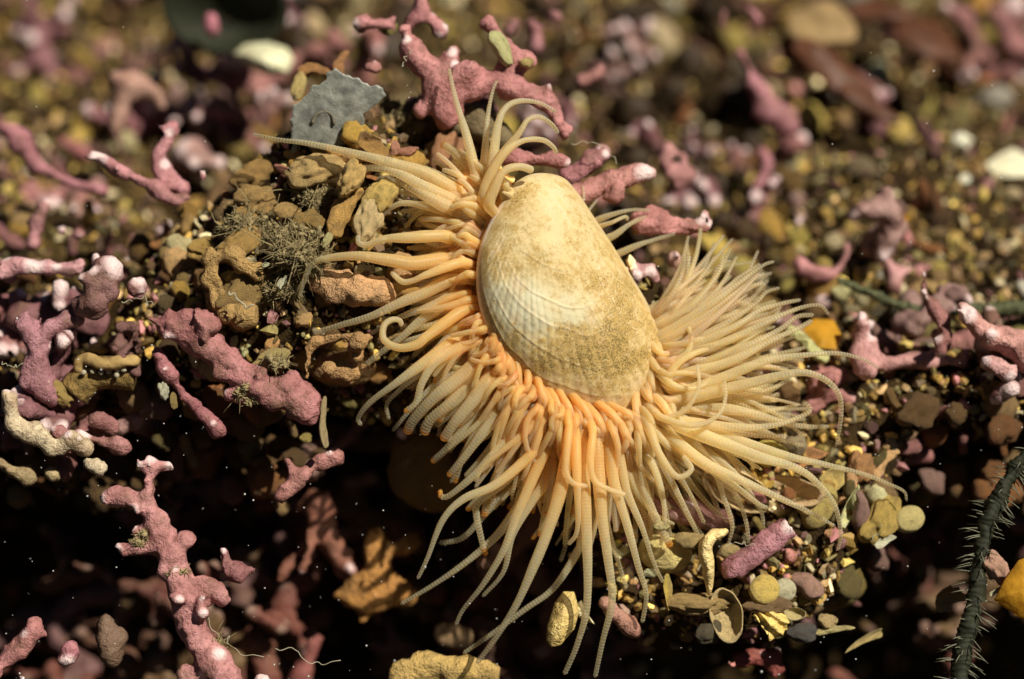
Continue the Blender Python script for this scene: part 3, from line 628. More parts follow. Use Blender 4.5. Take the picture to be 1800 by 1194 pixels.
# --- sharp twigs round the clam
twig('dusky pink knobbly twig with a squared broken knob, slanting across the dark hollow', [('268,580 300,572 345,590 400,640 440,668 470,690 520,690 548,722', 26, 30), ('345,590,.05 362,560,.15', 26, 24, True), ('300,575 295,545', 18, 15), ('270,570 262,560', 12, 9), ('430,680 418,700', 20, 17), ('460,668,.1 455,655,.15', 20, 18), ('520,688 505,660', 24, 18), ('536,712 553,735', 24, 14)], .15, (.36, .15, .145), .034, .05)
twig('thin dim pink twig with an egg-shaped rosy end, below the squared knobbly twig', [('274,612 290,648 335,705 372,738', 11, 12), ('366,734 388,760', 14, 17)], .0, (.34, .13, .14))
twig('tall upright pink twig with many white-capped knobs, standing in the dark hollow', [
 ('420,1230,.2 385,1180,.1 350,1130 332,1085 328,1050 310,1005 292,960 272,915 262,880 264,850', 30, 17), ('310,1010 300,960', 34, 26), ('264,850 266,815', 16, 22), ('262,828 302,818,.05', 15, 13), ('262,826 240,816,.05', 14, 12), ('266,812 262,803', 10, 9),
 ('262,885 215,872 180,876', 15, 14), ('205,870 203,856', 11, 8), ('285,960 240,968 208,963', 17, 12), ('260,966 236,930', 12, 9), ('325,1035 365,1028 398,1058', 18, 13), ('330,1060 318,1052,.2', 16, 13), ('340,1060 359,1052,.22', 10, 8), ('345,1070 357,1078,.2', 16, 12), ('322,1165 340,1230', 24, 26), ('375,1175 386,1152,.12', 16, 14), ('292,1010 283,995,.1', 12, 9)],
 .25, (.47, .22, .21), .034, .035, [(264, 804, .05, 12), (300, 818, .05, 12), (242, 816, .05, 12), (178, 876, 0, 14), (206, 963, 0, 12), (234, 928, 0, 9), (318, 1050, .3, 10), (360, 1050, .25, 9), (357, 1080, .3, 11), (386, 1150, .2, 14), (310, 1003, .25, 6)])
twig('small curled dark pink twig with one knob, beside the tall upright twig', [('392,968 400,1000 425,1010', 14, 14), ('425,1010 447,1000', 13, 14), ('392,972 392,964', 14, 12)], .1, (.26, .11, .11), tips=[(392, 960, .05, 8)])
twig('short pink rod with a pale lumpy foot, hanging below the squared knobbly twig', [('605,800 560,812 530,832 498,868', 18, 14), ('498,868 490,874', 15, 14)], .0, (.36, .16, .14), tips=[(486, 874, 0, 13)])
twig('dim reddish forked twig with a single pink finger pointing down, deep in the hollow', [('555,860 565,920 600,980 640,1010', 30, 22), ('550,930,.1 538,980,.25 528,1005,.3', 14, 13), ('560,930 500,1000 490,1020', 18, 10), ('555,870 520,900', 20, 10)], -1.5, (.22, .085, .05), .045, tips=[(527, 1010, .3, 10)])
twig('pale cream jointed twig with a rounded upright club, at the edge of the dark hollow', [('15,683 18,715 22,745', 16, 17), ('22,745 48,758', 15, 17), ('45,745 72,775', 20, 21), ('72,785 112,787', 13, 14), ('112,785,.05 130,768,.05', 16, 15), ('140,772 155,790', 20, 16)], .15, (.60, .50, .32), .034, .03, [(14, 678, 0, 12), (122, 765, .1, 10)])
twig('low pink and white twig lying behind the pale cream jointed twig', [('88,752 112,764 160,770 222,785', 13, 12)], .05, (.42, .19, .19), tips=[(88, 752, 0, 10), (145, 764, .05, 14)])
twig('dull cream stub twig under the pale cream jointed twig', [('60,842 20,825 0,812', 15, 15), ('110,842 88,828', 17, 14)], -.1, (.34, .26, .13))
twig('small bright cream crumb of twig on the rim of the dark hollow', [('145,812 165,817 180,826', 10, 10)], .2, (.70, .60, .40))
twig('mauve Y-shaped twig with a blunt upper arm, in shade by the picture edge', [('28,548 45,575 66,600 62,640 40,680', 18, 17), ('66,598 100,572 140,552', 16, 14), ('62,630 90,700', 16, 22)], -.1, (.36, .17, .19), .04)
twig('stout dark twig with a large domed cap painted white where lit', [('160,560 165,520 180,490', 26, 28), ('180,492 195,475', 28, 28), ('205,500 190,525', 16, 14)], .05, (.20, .10, .09), .036, tips=[(207, 462, .12, 25)])  # white covers a pale tip and paints in its lit side
twig('small dark stem with a round white head, next to the large white domed cap', [('236,520 240,495', 12, 15)], .0, (.22, .10, .09), tips=[(246, 480, .05, 17)])
twig('short stem with a white bead tip, behind the large white domed cap', [('165,475 168,450', 13, 13)], -.4, (.30, .14, .15), tips=[(170, 443, .05, 15)])
twig('pink and white mottled bar lying flat left of the white domed cap', [('-10,480 30,468 60,468', 16, 17), ('60,468 105,470 145,462', 18, 14), ('20,470 18,458', 11, 9), ('115,470 128,480', 15, 12)], -.5, (.50, .26, .27), .045, tips=[(18, 458, 0, 12), (60, 460, .1, 20), (100, 465, .1, 10)])
twig('pink and white bar branching by the picture edge, above the mauve twig', [('0,480 25,490', 15, 14), ('262,505 240,515', 14, 12)], -.6, (.45, .22, .23), .05)
twig('pink stalk with two round pale beads on a blurred branch', [('60,440 66,395 82,360', 12, 12), ('66,400 50,390', 12, 12), ('82,362 85,350', 13, 12), ('110,420 108,402', 10, 11), ('136,425 140,405', 13, 12)], -1.3, (.46, .22, .23), .05, tips=[(85, 350, 0, 13), (107, 398, 0, 12), (50, 388, 0, 10)])
twig('pink branch with a white-banded end, reaching up from the left of the rubble mound', [('150,275 170,275 205,295 255,322', 14, 17), ('255,322 300,350 330,345', 18, 16), ('155,275 147,277', 10, 8)], -.8, (.46, .21, .22), .045, .03, [(175, 275, .08, 20)])
twig('upright pink branch with two stacked beads and a small white knob', [('300,340 275,290 285,262 298,240', 14, 12), ('298,240 303,220', 12, 15), ('330,340 310,320 295,295', 13, 12), ('295,297 290,288', 12, 11)], -.9, (.46, .21, .22), .04, .03, [(290, 287, .05, 11), (296, 232, .05, 9)])
twig('tiny pink stub with a white bead, left of the brown club in the rubble mound', [('352,320 357,300', 7, 9)], -.6, (.46, .2, .22), tips=[(357, 295, 0, 9)])
# --- above the clam
twig('large pink branching twig sprawling above the clam, with pale knobs', [
 ('720,60 730,95 760,130 775,160', 17, 24), ('715,60 712,52', 16, 15), ('775,140 795,100', 20, 14), ('797,95 800,88', 13, 13), ('770,150 830,150 880,140', 30, 20), ('800,140,.1 830,120,.15', 20, 14), ('880,140 900,110 888,80 870,55', 20, 13), ('868,50 856,38', 14, 17), ('890,112 930,108', 18, 16),
 ('870,150 930,165 970,190 985,225', 20, 18), ('985,225 1000,235', 17, 14), ('760,130 780,180 790,210', 22, 26)], -.45, (.46, .20, .19), .036, .03, [(710, 62, .15, 11), (797, 92, .05, 12), (800, 110, .1, 10)])
twig('pink stem with round stubby arms behind the top of the sprawling twig', [('745,-20 735,20 720,50', 18, 14), ('735,20 765,45 780,60', 16, 14), ('735,-10 720,-30', 15, 14), ('770,60 767,66', 13, 13), ('690,20 692,60', 9, 10), ('692,40 650,45', 12, 14), ('650,45 632,40', 18, 20)], -.9, (.44, .19, .19), .045, tips=[(768, 66, .1, 12), (782, 48, 0, 12), (622, 45, .1, 15)])
twig('pink knob half hidden between the grey plate and the sprawling twig', [('640,115 665,125', 14, 16)], -.6, (.40, .18, .16))
twig('pink twig with a white bead end, just over the hinge of the clam', [('880,280 920,280 965,282 990,284', 16, 14), ('990,284 996,286', 13, 13), ('900,272 910,265', 12, 9)], -.3, (.46, .2, .19), tips=[(1000, 287, .05, 11)])
twig('slim pink twig rising to a white bead, behind the one over the hinge', [('985,320 1020,300 1045,275', 17, 12), ('1045,275 1062,268', 13, 11)], -.6, (.40, .17, .18), tips=[(1065, 268, .05, 10)])
twig('thick pink twig with a mauve-white club end, behind the shoulder of the clam', [('990,350 1045,330 1085,312', 20, 21), ('1085,315 1125,303', 24, 16), ('1085,320,.1 1078,350,.15', 20, 14), ('1125,303 1145,305', 15, 9)], -.45, (.44, .20, .17), .036, .035, [(1138, 300, .1, 22)])
twig('rosy stub with a cauliflower end, beyond the thick club-ended twig', [('1110,395 1150,390 1180,405', 20, 22), ('1150,380 1155,372', 18, 15), ('1180,405 1225,395', 18, 17), ('1225,395 1240,378', 14, 10), ('1225,398 1250,395', 12, 10), ('1185,380 1190,390', 8, 9)], -.5, (.46, .20, .18), .036, .045, [(1236, 382, .05, 14), (1250, 392, .05, 8)])
twig('pair of smooth pink-white knobs beside the far edge of the clam', [('1105,455 1115,475', 17, 14), ('1115,475 1120,488,.1', 12, 13), ('1118,478 1150,475', 15, 16), ('1150,478 1155,495', 15, 12)], -.35, (.52, .28, .29), .034, .02, [(1120, 478, .2, 14), (1150, 475, .15, 12)])
twig('pale bead twig peeping from behind the wispy tentacles', [('1185,470 1192,450', 12, 14)], -.6, (.5, .3, .25), tips=[(1190, 446, .05, 9)])
twig('pink mound of twig under the lower tentacles', [('1085,860 1140,880 1200,895 1262,915', 20, 30), ('1085,860 1085,905', 18, 20), ('1150,885 1185,868', 18, 14), ('1262,915 1272,912', 28, 24)], -.25, (.50, .26, .23), .036, .03, [(1215, 890, .15, 14)])
twig('purple rod with a flat pink cut end, leaning out over the shell hash', [('1268,1010 1310,985 1350,955 1388,925', 28, 22, True)], .05, (.36, .16, .18), .034, .03, [(1390, 922, .12, 15)], knobs=False)
twig('small rosy nub below the flat cut end of the purple rod', [('1380,985 1394,975', 13, 14)], -.2, (.56, .24, .20))
twig('brownish pink stick wedged under the hanging tentacles', [('1055,1050 1085,1080 1118,1108', 14, 14)], -.05, (.40, .21, .15))
twig('coral-pink finger beside the dull red lump at the bottom', [('1275,1160 1290,1168', 10, 12)], -.2, (.62, .26, .22))
twig('dull red lump of twig at the bottom under the shell hash', [('1290,1165 1340,1155 1365,1180', 18, 18)], -.5, (.30, .075, .06))
twig('dim orange-brown star of stubby arms, deep below the clam', [('660,925 662,1000', 20, 22), ('662,1000 610,1055', 22, 24), ('662,1000 715,1055', 20, 22), ('690,975 728,950', 18, 16), ('640,1070 640,1095', 18, 10), ('660,1000 662,1060', 20, 30)], -1.3, (.40, .20, .05), .045, .03, mat=M_RUB, name='calcified_nodule', cat='nodule')
# --- corner lower left
twig('pink slanting twig at the bottom corner, with a yellowish scab', [('75,1085 40,1130 10,1160', 16, 20), ('10,1160 -10,1185', 18, 20), ('85,1110 78,1120', 14, 12)], .3, (.42, .18, .17), .04)
twig('pink stub with a white domed head, rooted at the bottom left', [('125,1130 118,1165', 14, 16)], .35, (.40, .16, .18), tips=[(117, 1172, .1, 16)])
twig('white bead tip poking up at the very bottom edge, left corner', [('40,1215 38,1190', 13, 13)], .3, (.45, .22, .22), tips=[(37, 1184, .05, 18)])
twig('white bead tip poking up at the bottom edge beside the tall upright twig', [('462,1225 460,1195', 13, 13)], .3, (.45, .2, .2), tips=[(459, 1184, .05, 18)])
twig('dull brown knobbed twig, dim, at the foot of the hollow', [('200,1170 190,1110', 24, 20), ('190,1110 185,1090', 18, 14), ('195,1130 212,1120', 16, 14)], -.1, (.17, .11, .07), .045)
twig('dark red stub at the bottom behind the tall upright twig', [('520,1215 540,1170 560,1120', 26, 20)], -1.6, (.20, .06, .05), .05)
# --- on the far bed, to the side of the clam
twig('pink antler twig with an open tube end, beyond the longest tentacles', [('1500,640 1515,605 1512,570', 20, 15), ('1512,565 1514,556', 13, 12), ('1540,640 1530,610 1532,596', 15, 13), ('1500,645 1570,640 1640,632 1700,640', 20, 14), ('1635,630 1648,615', 12, 10), ('1520,640 1524,660,.25', 20, 21, True)], -.75, (.50, .26, .24), .042, .03, [(1514, 553, .05, 11), (1532, 592, .05, 11)])
twig('rosy lumps of twig under the antler twig', [('1415,660 1450,670 1475,655', 22, 18), ('1420,690 1450,690', 18, 16)], -.9, (.46, .20, .18), .05)
twig('mottled pink and rust twig pointing up from the picture edge', [('1830,640 1770,600 1735,590', 30, 24), ('1735,590 1712,560 1695,545', 22, 13), ('1693,542 1688,538', 11, 9)], -.35, (.54, .28, .24), .04, .04, [(1700, 550, .1, 20)])
twig('small pink-white peg under the mottled rust twig', [('1725,628 1755,645 1778,660', 14, 16)], -.25, (.56, .32, .30), .036, .03, [(1728, 628, .05, 14), (1778, 662, .05, 12)])
twig('pale crumbly twig head in the shade under the antler twig', [('1660,720 1685,712 1695,735', 14, 10), ('1672,735 1680,750', 10, 8)], -.6, (.52, .38, .30), .045)
twig('blurred pink fork with knuckled arms on the far gravel', [('1510,435 1545,445 1575,480 1572,510', 15, 17), ('1575,485 1620,465', 14, 12), ('1625,465 1640,475', 12, 10)], -2.0, (.50, .26, .25), .06)
twig('blurred pink branch curving down behind the wispy tentacles', [('1390,455 1430,480 1470,475 1490,450', 16, 13), ('1490,450 1488,425', 10, 10)], -1.9, (.48, .22, .22), .06)
twig('broad blurred pink branch sloping down in the far bed', [('1295,80 1320,130 1350,185 1395,225', 16, 26), ('1350,180 1335,215', 26, 16), ('1335,250 1345,290 1330,340', 26, 18), ('1270,10 1275,60', 16, 14), ('1310,10 1340,40', 16, 14)], -3.6, (.44, .19, .21), .08)
twig('blurred pink twig bending in from the left picture edge', [('-10,215 40,245 60,285 110,315 190,335', 14, 13), ('40,245 30,262', 18, 16)], -2.3, (.42, .18, .20), .06)
twig('blurred buff and pink cluster of stubs near the far left', [('185,140 240,150 285,165', 24, 22), ('215,165 205,220 215,270', 20, 14), ('280,165 285,190', 18, 14), ('230,125 225,140', 16, 16)], -3.2, (.48, .29, .22), .08)
twig('pair of blurred pink fingers behind the pale-sided twig', [('930,30 945,60 940,90', 12, 14), ('905,25 895,60', 10, 10), ('960,20 985,35', 12, 10)], -2.6, (.42, .19, .20), .06)
twig('blurred rosy stub right of the sprawling twig', [('1010,150 1040,135 1060,118', 14, 12)], -2.2, (.40, .19, .17), .06)
twig('blurred pink stacked stubs beyond the club-ended twig', [('1180,245 1170,290 1195,330', 14, 14), ('1200,260 1210,310', 10, 12)], -2.0, (.42, .2, .19), .06)
twig('blurred pink knob in the dark patch near the top left', [('372,60 372,28', 15, 17)], -3.4, (.44, .16, .20), .06)
# ------------------------------------------------------------------ rubble, shell hash and the rest
MARKS = [(620, 180, 'grey scalloped plate'), (985, 300, 'hinge of the clam'), (610, 505, 'pink-stained calcified knob'), (455, 205, 'cleft brown nodule'), (590, 600, 'hollow nodule'), (370, 330, 'brown club'), (560, 720, 'squared knobbly twig'),
         (280, 1000, 'tall upright twig'), (50, 740, 'pale cream jointed twig'), (195, 475, 'large white domed cap'), (190, 640, 'toothed tan ridge'), (780, 1165, 'broad tan lump at the bottom'), (650, 1010, 'dim orange star nodule'), (1170, 970, 'plump yellow shell'),
         (1370, 940, 'purple rod'), (1365, 1090, 'ribbed fan fragment'), (1270, 1090, 'tan open bivalve'), (1000, 1090, 'wedge shell'), (1780, 1040, 'golden shell blade'), (1700, 1050, 'spiny arm'), (1550, 900, 'longest low tentacle'), (1540, 640, 'antler twig'),
         (1740, 590, 'mottled rust twig'), (1580, 480, 'blurred pink fork'), (1770, 290, 'big white chip'), (1340, 200, 'broad blurred pink branch'), (465, 105, 'blurred white oval shell'), (390, 20, 'dark blurred bowl'), (230, 150, 'blurred buff stubs'), (100, 300, 'pink twig bending in'),
         (850, 110, 'sprawling pink twig'), (1120, 310, 'mauve-white club end'), (1200, 390, 'cauliflower stub'), (1440, 60, 'blurred brown dome'), (1600, 540, 'thin banded arm'), (340, 470, 'cracked leathery nodule'), (1690, 60, 'dark red blades'), (1450, 400, 'yellow-green flake'), (1100, 150, 'rosy stub'), (60, 60, 'far left corner'), (1000, 60, 'blurred pink fingers'), (1560, 250, 'small white bead stone')]
def near_mark(px, py):
    k = min(MARKS, key=lambda m: (m[0]-px)**2+(m[1]-py)**2); dx, dy = px-k[0], py-k[1]; d = math.hypot(dx, dy)
    rel = 'touching' if d < 28 else ('just above' if dy < -abs(dx) else 'just below' if dy > abs(dx) else 'beside') if d < 90 else ('some way above' if dy < -abs(dx) else 'well below' if dy > abs(dx) else 'well aside of')
    return f'{rel} the {k[2]}'
CN = [('ochre', (.44, .27, .06)), ('tan', (.42, .27, .12)), ('brown', (.21, .115, .04)), ('cream', (.62, .52, .30)), ('pink', (.40, .17, .17)), ('yellow', (.58, .43, .11)), ('olive', (.22, .18, .06)), ('white', (.72, .69, .56)), ('rusty', (.36, .15, .05)), ('pale pink', (.55, .33, .29))]
CD = dict(CN, seaweed=(.04, .02, .008))  # extra near-black entry is for scraps that stand in for shade
_V = {}
def lump_mesh(kind, k, sub=3):
    """a small library of irregular pieces, size ~1 (radius), shared between alike pieces"""
    key = (kind, k, sub)
    if key in _V: return _V[key]
    r = np.random.default_rng(1000+k*17+len(kind)); V, F = ico(sub); V = V.copy(); sd = 300+k*13+len(kind)*7
    if kind == 'pebble':
        V *= np.array([1, .78, .66])*r.uniform(.85, 1.15, 3); V *= 1+.20*fbm(V, 1.3, 3, sd)[:, None]
        for _ in range(4):
            d = r.normal(size=3); d /= np.linalg.norm(d); h = r.uniform(.55, .8); x = V@d; V -= np.clip(x-h, 0, 9)[:, None]*d*.8
        V *= 1+.05*fbm(V, 5, 2, sd+3)[:, None]
    elif kind == 'rod':
        t = V[:, 0].copy(); V[:, 1:] *= (.30*(1+.18*np.cos(t*3+k))*np.sqrt(np.clip(1-np.abs(t)**5, .0, 1))/np.sqrt(np.clip(1-t*t, .02, 1)))[:, None]
        V[:, 1] += .18*np.sin(t*2+k); V += .07*np.stack([fbm(V, 3.0, 3, sd+i) for i in range(3)], 1)
    elif kind == 'nodule':
        V *= 1+.32*fbm(V, 1.4, 3, sd)[:, None]+.10*np.abs(fbm(V, 4, 2, sd+9))[:, None]; V *= np.array([1, .8, .75])
    elif kind == 'cup':
        # a small whole valve: round cup with growth steps
        n, m = 30, 12; a = np.linspace(0, 2*np.pi, n, endpoint=False); R = (1-.16*np.cos(a))*(1+.05*vnoise(np.stack([np.cos(a)*2, np.sin(a)*2, 0*a+k], 1), sd))
        rr = np.linspace(0, 1, m+1)[1:]; x = np.concatenate([[0], (rr[:, None]*R*np.cos(a)).ravel()]); y = np.concatenate([[0], (rr[:, None]*R*.86*np.sin(a)).ravel()]); rh = np.concatenate([[0], np.repeat(rr, n)])
        z = .62*np.sqrt(np.clip(1-rh**2.2, 0, 1))+.02*np.sin(rh*26+k)+.03*vnoise(np.stack([x*2.5, y*2.5, 0*x], 1), sd); sg = 1 if k % 2 else -1
        top = np.stack([x, y, z*sg], 1); bot = np.stack([x*.93, y*.93, (z-.09)*sg], 1); V = np.vstack([top, bot])-[0, 0, .25*sg]; M = len(top)
        i = 1+np.arange(m-1)[:, None]*n; j = np.arange(n)[None]; j2 = (j+1) % n
        Q = np.stack([i+j, i+n+j, i+n+j2, i+j2], -1).reshape(-1, 4); T = np.stack([np.zeros(n, int), 1+j[0], 1+j2[0]], -1)
        e = 1+(m-1)*n; E = np.stack([e+j[0], e+j[0]+M, e+j2[0]+M, e+j2[0]], -1)
        F = [np.vstack([Q, Q[:, ::-1]+M, E]), np.vstack([T, T[:, ::-1]+M])]
    elif kind == 'flake':
        # curved broken plate with thickness
        n, m = 22, 8; a = np.linspace(0, 2*np.pi, n, endpoint=False); R = 1+.40*vnoise(np.stack([np.cos(a)*1.6, np.sin(a)*1.6, 0*a+k], 1), sd)+.10*vnoise(np.stack([np.cos(a)*5, np.sin(a)*5, 0*a+k], 1), sd+1)
        for _ in range(3): R = np.minimum(R, r.uniform(.45, .8)/np.clip(np.cos(a-r.uniform(0, 6.28)), .05, 1))
        rr = np.linspace(0, 1, m+1)[1:]; x = np.concatenate([[0], (rr[:, None]*R*np.cos(a)).ravel()]); y = np.concatenate([[0], (rr[:, None]*R*.75*np.sin(a)).ravel()])
        cv = r.uniform(.25, .7); z = cv*1.7*(x*x*.45+y*y)+.04*np.sin(14*np.arctan2(y, x+1.4))+.05*vnoise(np.stack([x*3, y*3, 0*x], 1), sd)
        top = np.stack([x, y, z], 1); th = .07; bot = top-np.array([0, 0, th]); V = np.vstack([top, bot])-[0, 0, .2]; M = len(top)
        i = 1+np.arange(m-1)[:, None]*n; j = np.arange(n)[None]; j2 = (j+1) % n
        Q = np.stack([i+j, i+n+j, i+n+j2, i+j2], -1).reshape(-1, 4); T = np.stack([np.zeros(n, int), 1+j[0], 1+j2[0]], -1)
        e = 1+(m-1)*n; E = np.stack([e+j[0], e+j[0]+M, e+j2[0]+M, e+j2[0]], -1)
        F = [np.vstack([Q, Q[:, ::-1]+M, E]), np.vstack([T, T[:, ::-1]+M])]
    me = mk_mesh('piece', V, F, None); _V[key] = me; return me
MATS = {'pebble': M_RUB, 'rod': M_RUB, 'nodule': M_RUB, 'flake': M_FLAKE, 'cup': M_FLAKE}
NM = {'pebble': ('gravel_grain', 'pebble'), 'rod': ('maerl_rod', 'coral rod'), 'nodule': ('calcified_nodule', 'nodule'), 'flake': ('shell_fragment', 'shell fragment'), 'cup': ('small_shell', 'shell')}
_MV = {}
def piece(kind, k, pos, size, rot, color, label, group=None, sub=3, mat=None, aspect=(1, 1, 1), name=None, cat=None):
    src = lump_mesh(kind, k, sub); mt = mat or MATS[kind]; key = (src.name, mt.name)
    if key not in _MV:
        m = src.copy(); m.materials.clear(); m.materials.append(mt); _MV[key] = m
    o = link(name or NM[kind][0], _MV[key], None, pos, color, rot); o.scale = tuple(size*a for a in aspect)
    return tag(o, label, cat or NM[kind][1], group)
def put(kind, px, py, spx, label, color, k=0, lift=.0, ang=None, asp=(1, 1, 1), w=None, sub=4, tilt=.5, **kw):
    """a named piece: picture place, half size in px, long axis angle (degrees up from the picture's horizontal)"""
    ww = depth(px, py)+lift+.06 if w is None else w
    R = np.stack([RIGHT, UPV, VIEW], 1)
    a = math.radians(ang) if ang is not None else random.uniform(0, 6.28)
    loc = rotm(0, 0, a)@rotm(random.uniform(-tilt, tilt), random.uniform(-tilt, tilt), 0)
    e = Matrix((R@loc).tolist()).to_euler(); c = CD[color] if isinstance(color, str) else color
    return piece(kind, k, P(px, py, ww), spx*PX, e, c, label, None, sub, aspect=asp, **kw)

# --- the rubble mound beside the clam: pieces one can point at
R = 'rubble mound'
for a in [
 ('nodule', 465, 212, 38, 'cleft brown nodule standing at the top of the rubble mound', (.40, .20, .07), 3, .15, 115, (1.1, .85, .8)),
 ('rod', 552, 126, 34, 'smooth brown rod behind the point of the grey plate', (.36, .19, .08), 1, None, -12, (1, 1, 1), -.75),
 ('rod', 600, 112, 24, 'rusty stub rising behind the point of the grey plate', (.40, .21, .10), 2, None, 80, (1, 1.3, 1.2), -.8),
 ('pebble', 526, 150, 20, 'pale yellow crumb tucked at the edge of the grey plate', (.62, .48, .22), 2, None, 80, (1.3, .8, .8), -.7),
 ('nodule', 415, 262, 30, 'dark olive chip standing left of the cleft brown nodule', (.26, .20, .07), 1, .12, -20, (1.1, .8, 1)),
 ('rod', 460, 262, 24, 'olive-yellow twiglet below the cleft brown nodule', (.40, .30, .09), 4, .15, 40, (1, .8, .8)),
 ('rod', 383, 345, 52, 'brown speckled club standing on the flank of the rubble mound', (.22, .135, .075), 3, .25, 92, (1, 1.25, 1.2)),
 ('pebble', 335, 365, 30, 'smooth ochre pebble at the foot of the brown club', (.52, .32, .10), 5, .2, 30, (1, .8, .8)),
 ('pebble', 333, 395, 22, 'tan chip under the smooth ochre pebble', (.40, .26, .1), 1, .1, 60, (1, .8, .8)),
 ('nodule', 440, 310, 32, 'lumpy brown nodule right of the brown club', (.33, .21, .08), 5, .15, 20, (1.1, .9, .8)),
 ('nodule', 455, 350, 34, 'dusty tan nodule with a soft coat, middle of the rubble mound', (.36, .24, .10), 7, .2, 0, (1.1, .9, .8)),
 ('pebble', 430, 380, 28, 'angular brown pebble under the dusty tan nodule', (.36, .22, .075), 8, .22, 20, (1, .9, .8)),
 ('pebble', 497, 298, 15, 'small rose pebble caught among threads', (.52, .22, .19), 3, .22, -30, (1.2, .7, .7)),
 ('nodule', 560, 300, 46, 'hollow crusted shell piece near the long tentacle', (.44, .32, .15), 4, .2, 10, (1.1, .8, 1)),
 ('rod', 618, 268, 48, 'smooth tan rod half under the long ringed tentacle', (.48, .28, .11), 5, .12, -8, (1, .8, .8)),
 ('flake', 652, 258, 32, 'curled tan shell flake standing beside the fluffy tuft', (.36, .22, .08), 6, .22, -15, (1.1, .8, 1)),
 ('pebble', 693, 260, 14, 'pink bead by the curled tan flake', (.56, .28, .22), 6, .25, 60, (1.1, .8, .8)),
 ('pebble', 717, 266, 15, 'second pink bead, further from the curled tan flake', (.50, .24, .19), 7, .25, 10, (1.1, .8, .8)),
 ('nodule', 782, 280, 42, 'craggy pink-brown nodule against the upper tentacles', (.38, .20, .12), 11, .1, 70, (1.2, .85, .8)),
 ('nodule', 668, 345, 36, 'pale yellow knobbed nodule between the ringed tentacles', (.56, .42, .15), 13, .25, 50, (1.05, .8, .8)),
 ('rod', 605, 375, 52, 'sandy tan rod leaning into the middle of the mound', (.40, .25, .085), 7, .28, 48, (1, 1.05, 1)),
 ('nodule', 648, 385, 36, 'bright cream nodule under the tentacle fringe', (.66, .47, .27), 14, .3, 75, (1.1, .75, .75)),
 ('nodule', 615, 315, 30, 'buff crumpled flake below the long tentacle', (.60, .42, .18), 3, .32, 60, (1.1, .8, 1)),
 ('pebble', 505, 370, 22, 'tan pebble in the tufts at the middle of the mound', (.44, .3, .13), 9, .25, 0, (1, .8, .8)),
 ('nodule', 545, 390, 28, 'brown crumb beside the sandy tan rod', (.30, .2, .07), 9, .25, 0, (1, .8, .8)),
 ('rod', 490, 330, 26, 'dark rosy rod in the shade of the mound', (.26, .11, .08), 9, .1, 80, (1, 1, 1)),
 ('nodule', 363, 440, 28, 'small ochre cap stone over the cracked leathery nodule', (.46, .31, .10), 17, .15, 0, (1.1, .9, .8)),
 ('nodule', 420, 430, 34, 'wrinkled brown nodule at the shaded edge of the mound', (.38, .25, .09), 18, .2, 40, (1.1, .85, .8)),
 ('rod', 330, 480, 36, 'dark olive stub left of the cracked leathery nodule', (.18, .13, .05), 3, .0, 85, (1, 1.3, 1)),
 ('nodule', 300, 450, 30, 'shaded brown nub above the hollow, left of the mound', (.25, .18, .07), 19, .05, 85, (1.1, .8, .8)),
 ('nodule', 440, 510, 50, 'broad dark nodule in the shaded face of the mound', (.22, .15, .06), 21, .0, 30, (1.2, .9, .8)),
 ('pebble', 575, 422, 13, 'curly white shell crumb on the tuft', (.70, .56, .30), 3, .42, 60, (1.2, .7, .6)),
 ('flake', 497, 497, 12, 'tiny mint-white shell on the dark tuft', (.66, .70, .52), 2, .40, 60, (1.2, .8, 1)),
 ('flake', 467, 466, 9, 'tiny pale chip left of the mint-white shell', (.62, .64, .46), 4, .35, 10, (1.2, .8, 1)),
 ('pebble', 710, 510, 26, 'orange-lit pebble under the fringe', (.44, .27, .08), 4, .1, 0, (1, .8, .8)),
 ('rod', 622, 640, 16, 'thin tan peg below the hollow nodule', (.36, .2, .08), 6, .25, 60, (1, 1, 1)),
 ('nodule', 660, 655, 26, 'orange-brown bud tucked beneath the curling tentacle', (.30, .16, .05), 23, .05, 0, (1, .9, .8)),
 ('rod', 570, 745, 46, 'thin greyish stalk hanging past the end of the squared knobbly twig', (.34, .28, .17), 2, None, 95, (1, .45, .4), .25),
 ('pebble', 477, 632, 36, 'green-dusted pale flake on the back of the squared knobbly twig', (.40, .33, .15), 12, None, 25, (1, .6, .5), .12),
 ('pebble', 537, 770, 12, 'tiny olive bead in the dark below the grey stalk', (.36, .3, .1), 3, None, 0, (1, 1, 1), -.3),
 ('nodule', 287, 688, 14, 'white bead beside the thin dim pink twig', (.72, .66, .52), 3, None, 100, (1.1, .8, .8), .1),
 ('pebble', 305, 705, 12, 'olive bead under the white bead', (.34, .26, .1), 4, None, 100, (1, .8, .8), .05),
 ('nodule', 100, 690, 26, 'dim yellowish crumb twig under the mauve twig', (.38, .28, .10), 15, None, -35, (1.2, .7, .7), -.15),
 ('pebble', 880, 85, 40, 'cream scar of dead shell on the upright arm of the sprawling twig', (.76, .64, .34), 15, None, -62, (1, .48, .38), -.30),
 ('pebble', 925, 110, 14, 'yellowish bead at the elbow of the sprawling twig', (.60, .48, .22), 5, None, 0, (1, 1, 1), -.32),
 ('pebble', 680, 50, 20, 'olive bead among the stems at the top', (.30, .26, .1), 5, None, 0, (1, 1, 1), -1.1),
 ]:
    kd, x, y, s, lb, c, k, lift, ang, asp = a[:10]
    put(kd, x, y, s, lb, np.clip(np.array(c)*np.array([1.35, 1.3, 1.15]), 0, .8), k, lift or 0, ang, asp, a[10] if len(a) > 10 else None, tilt=.3)
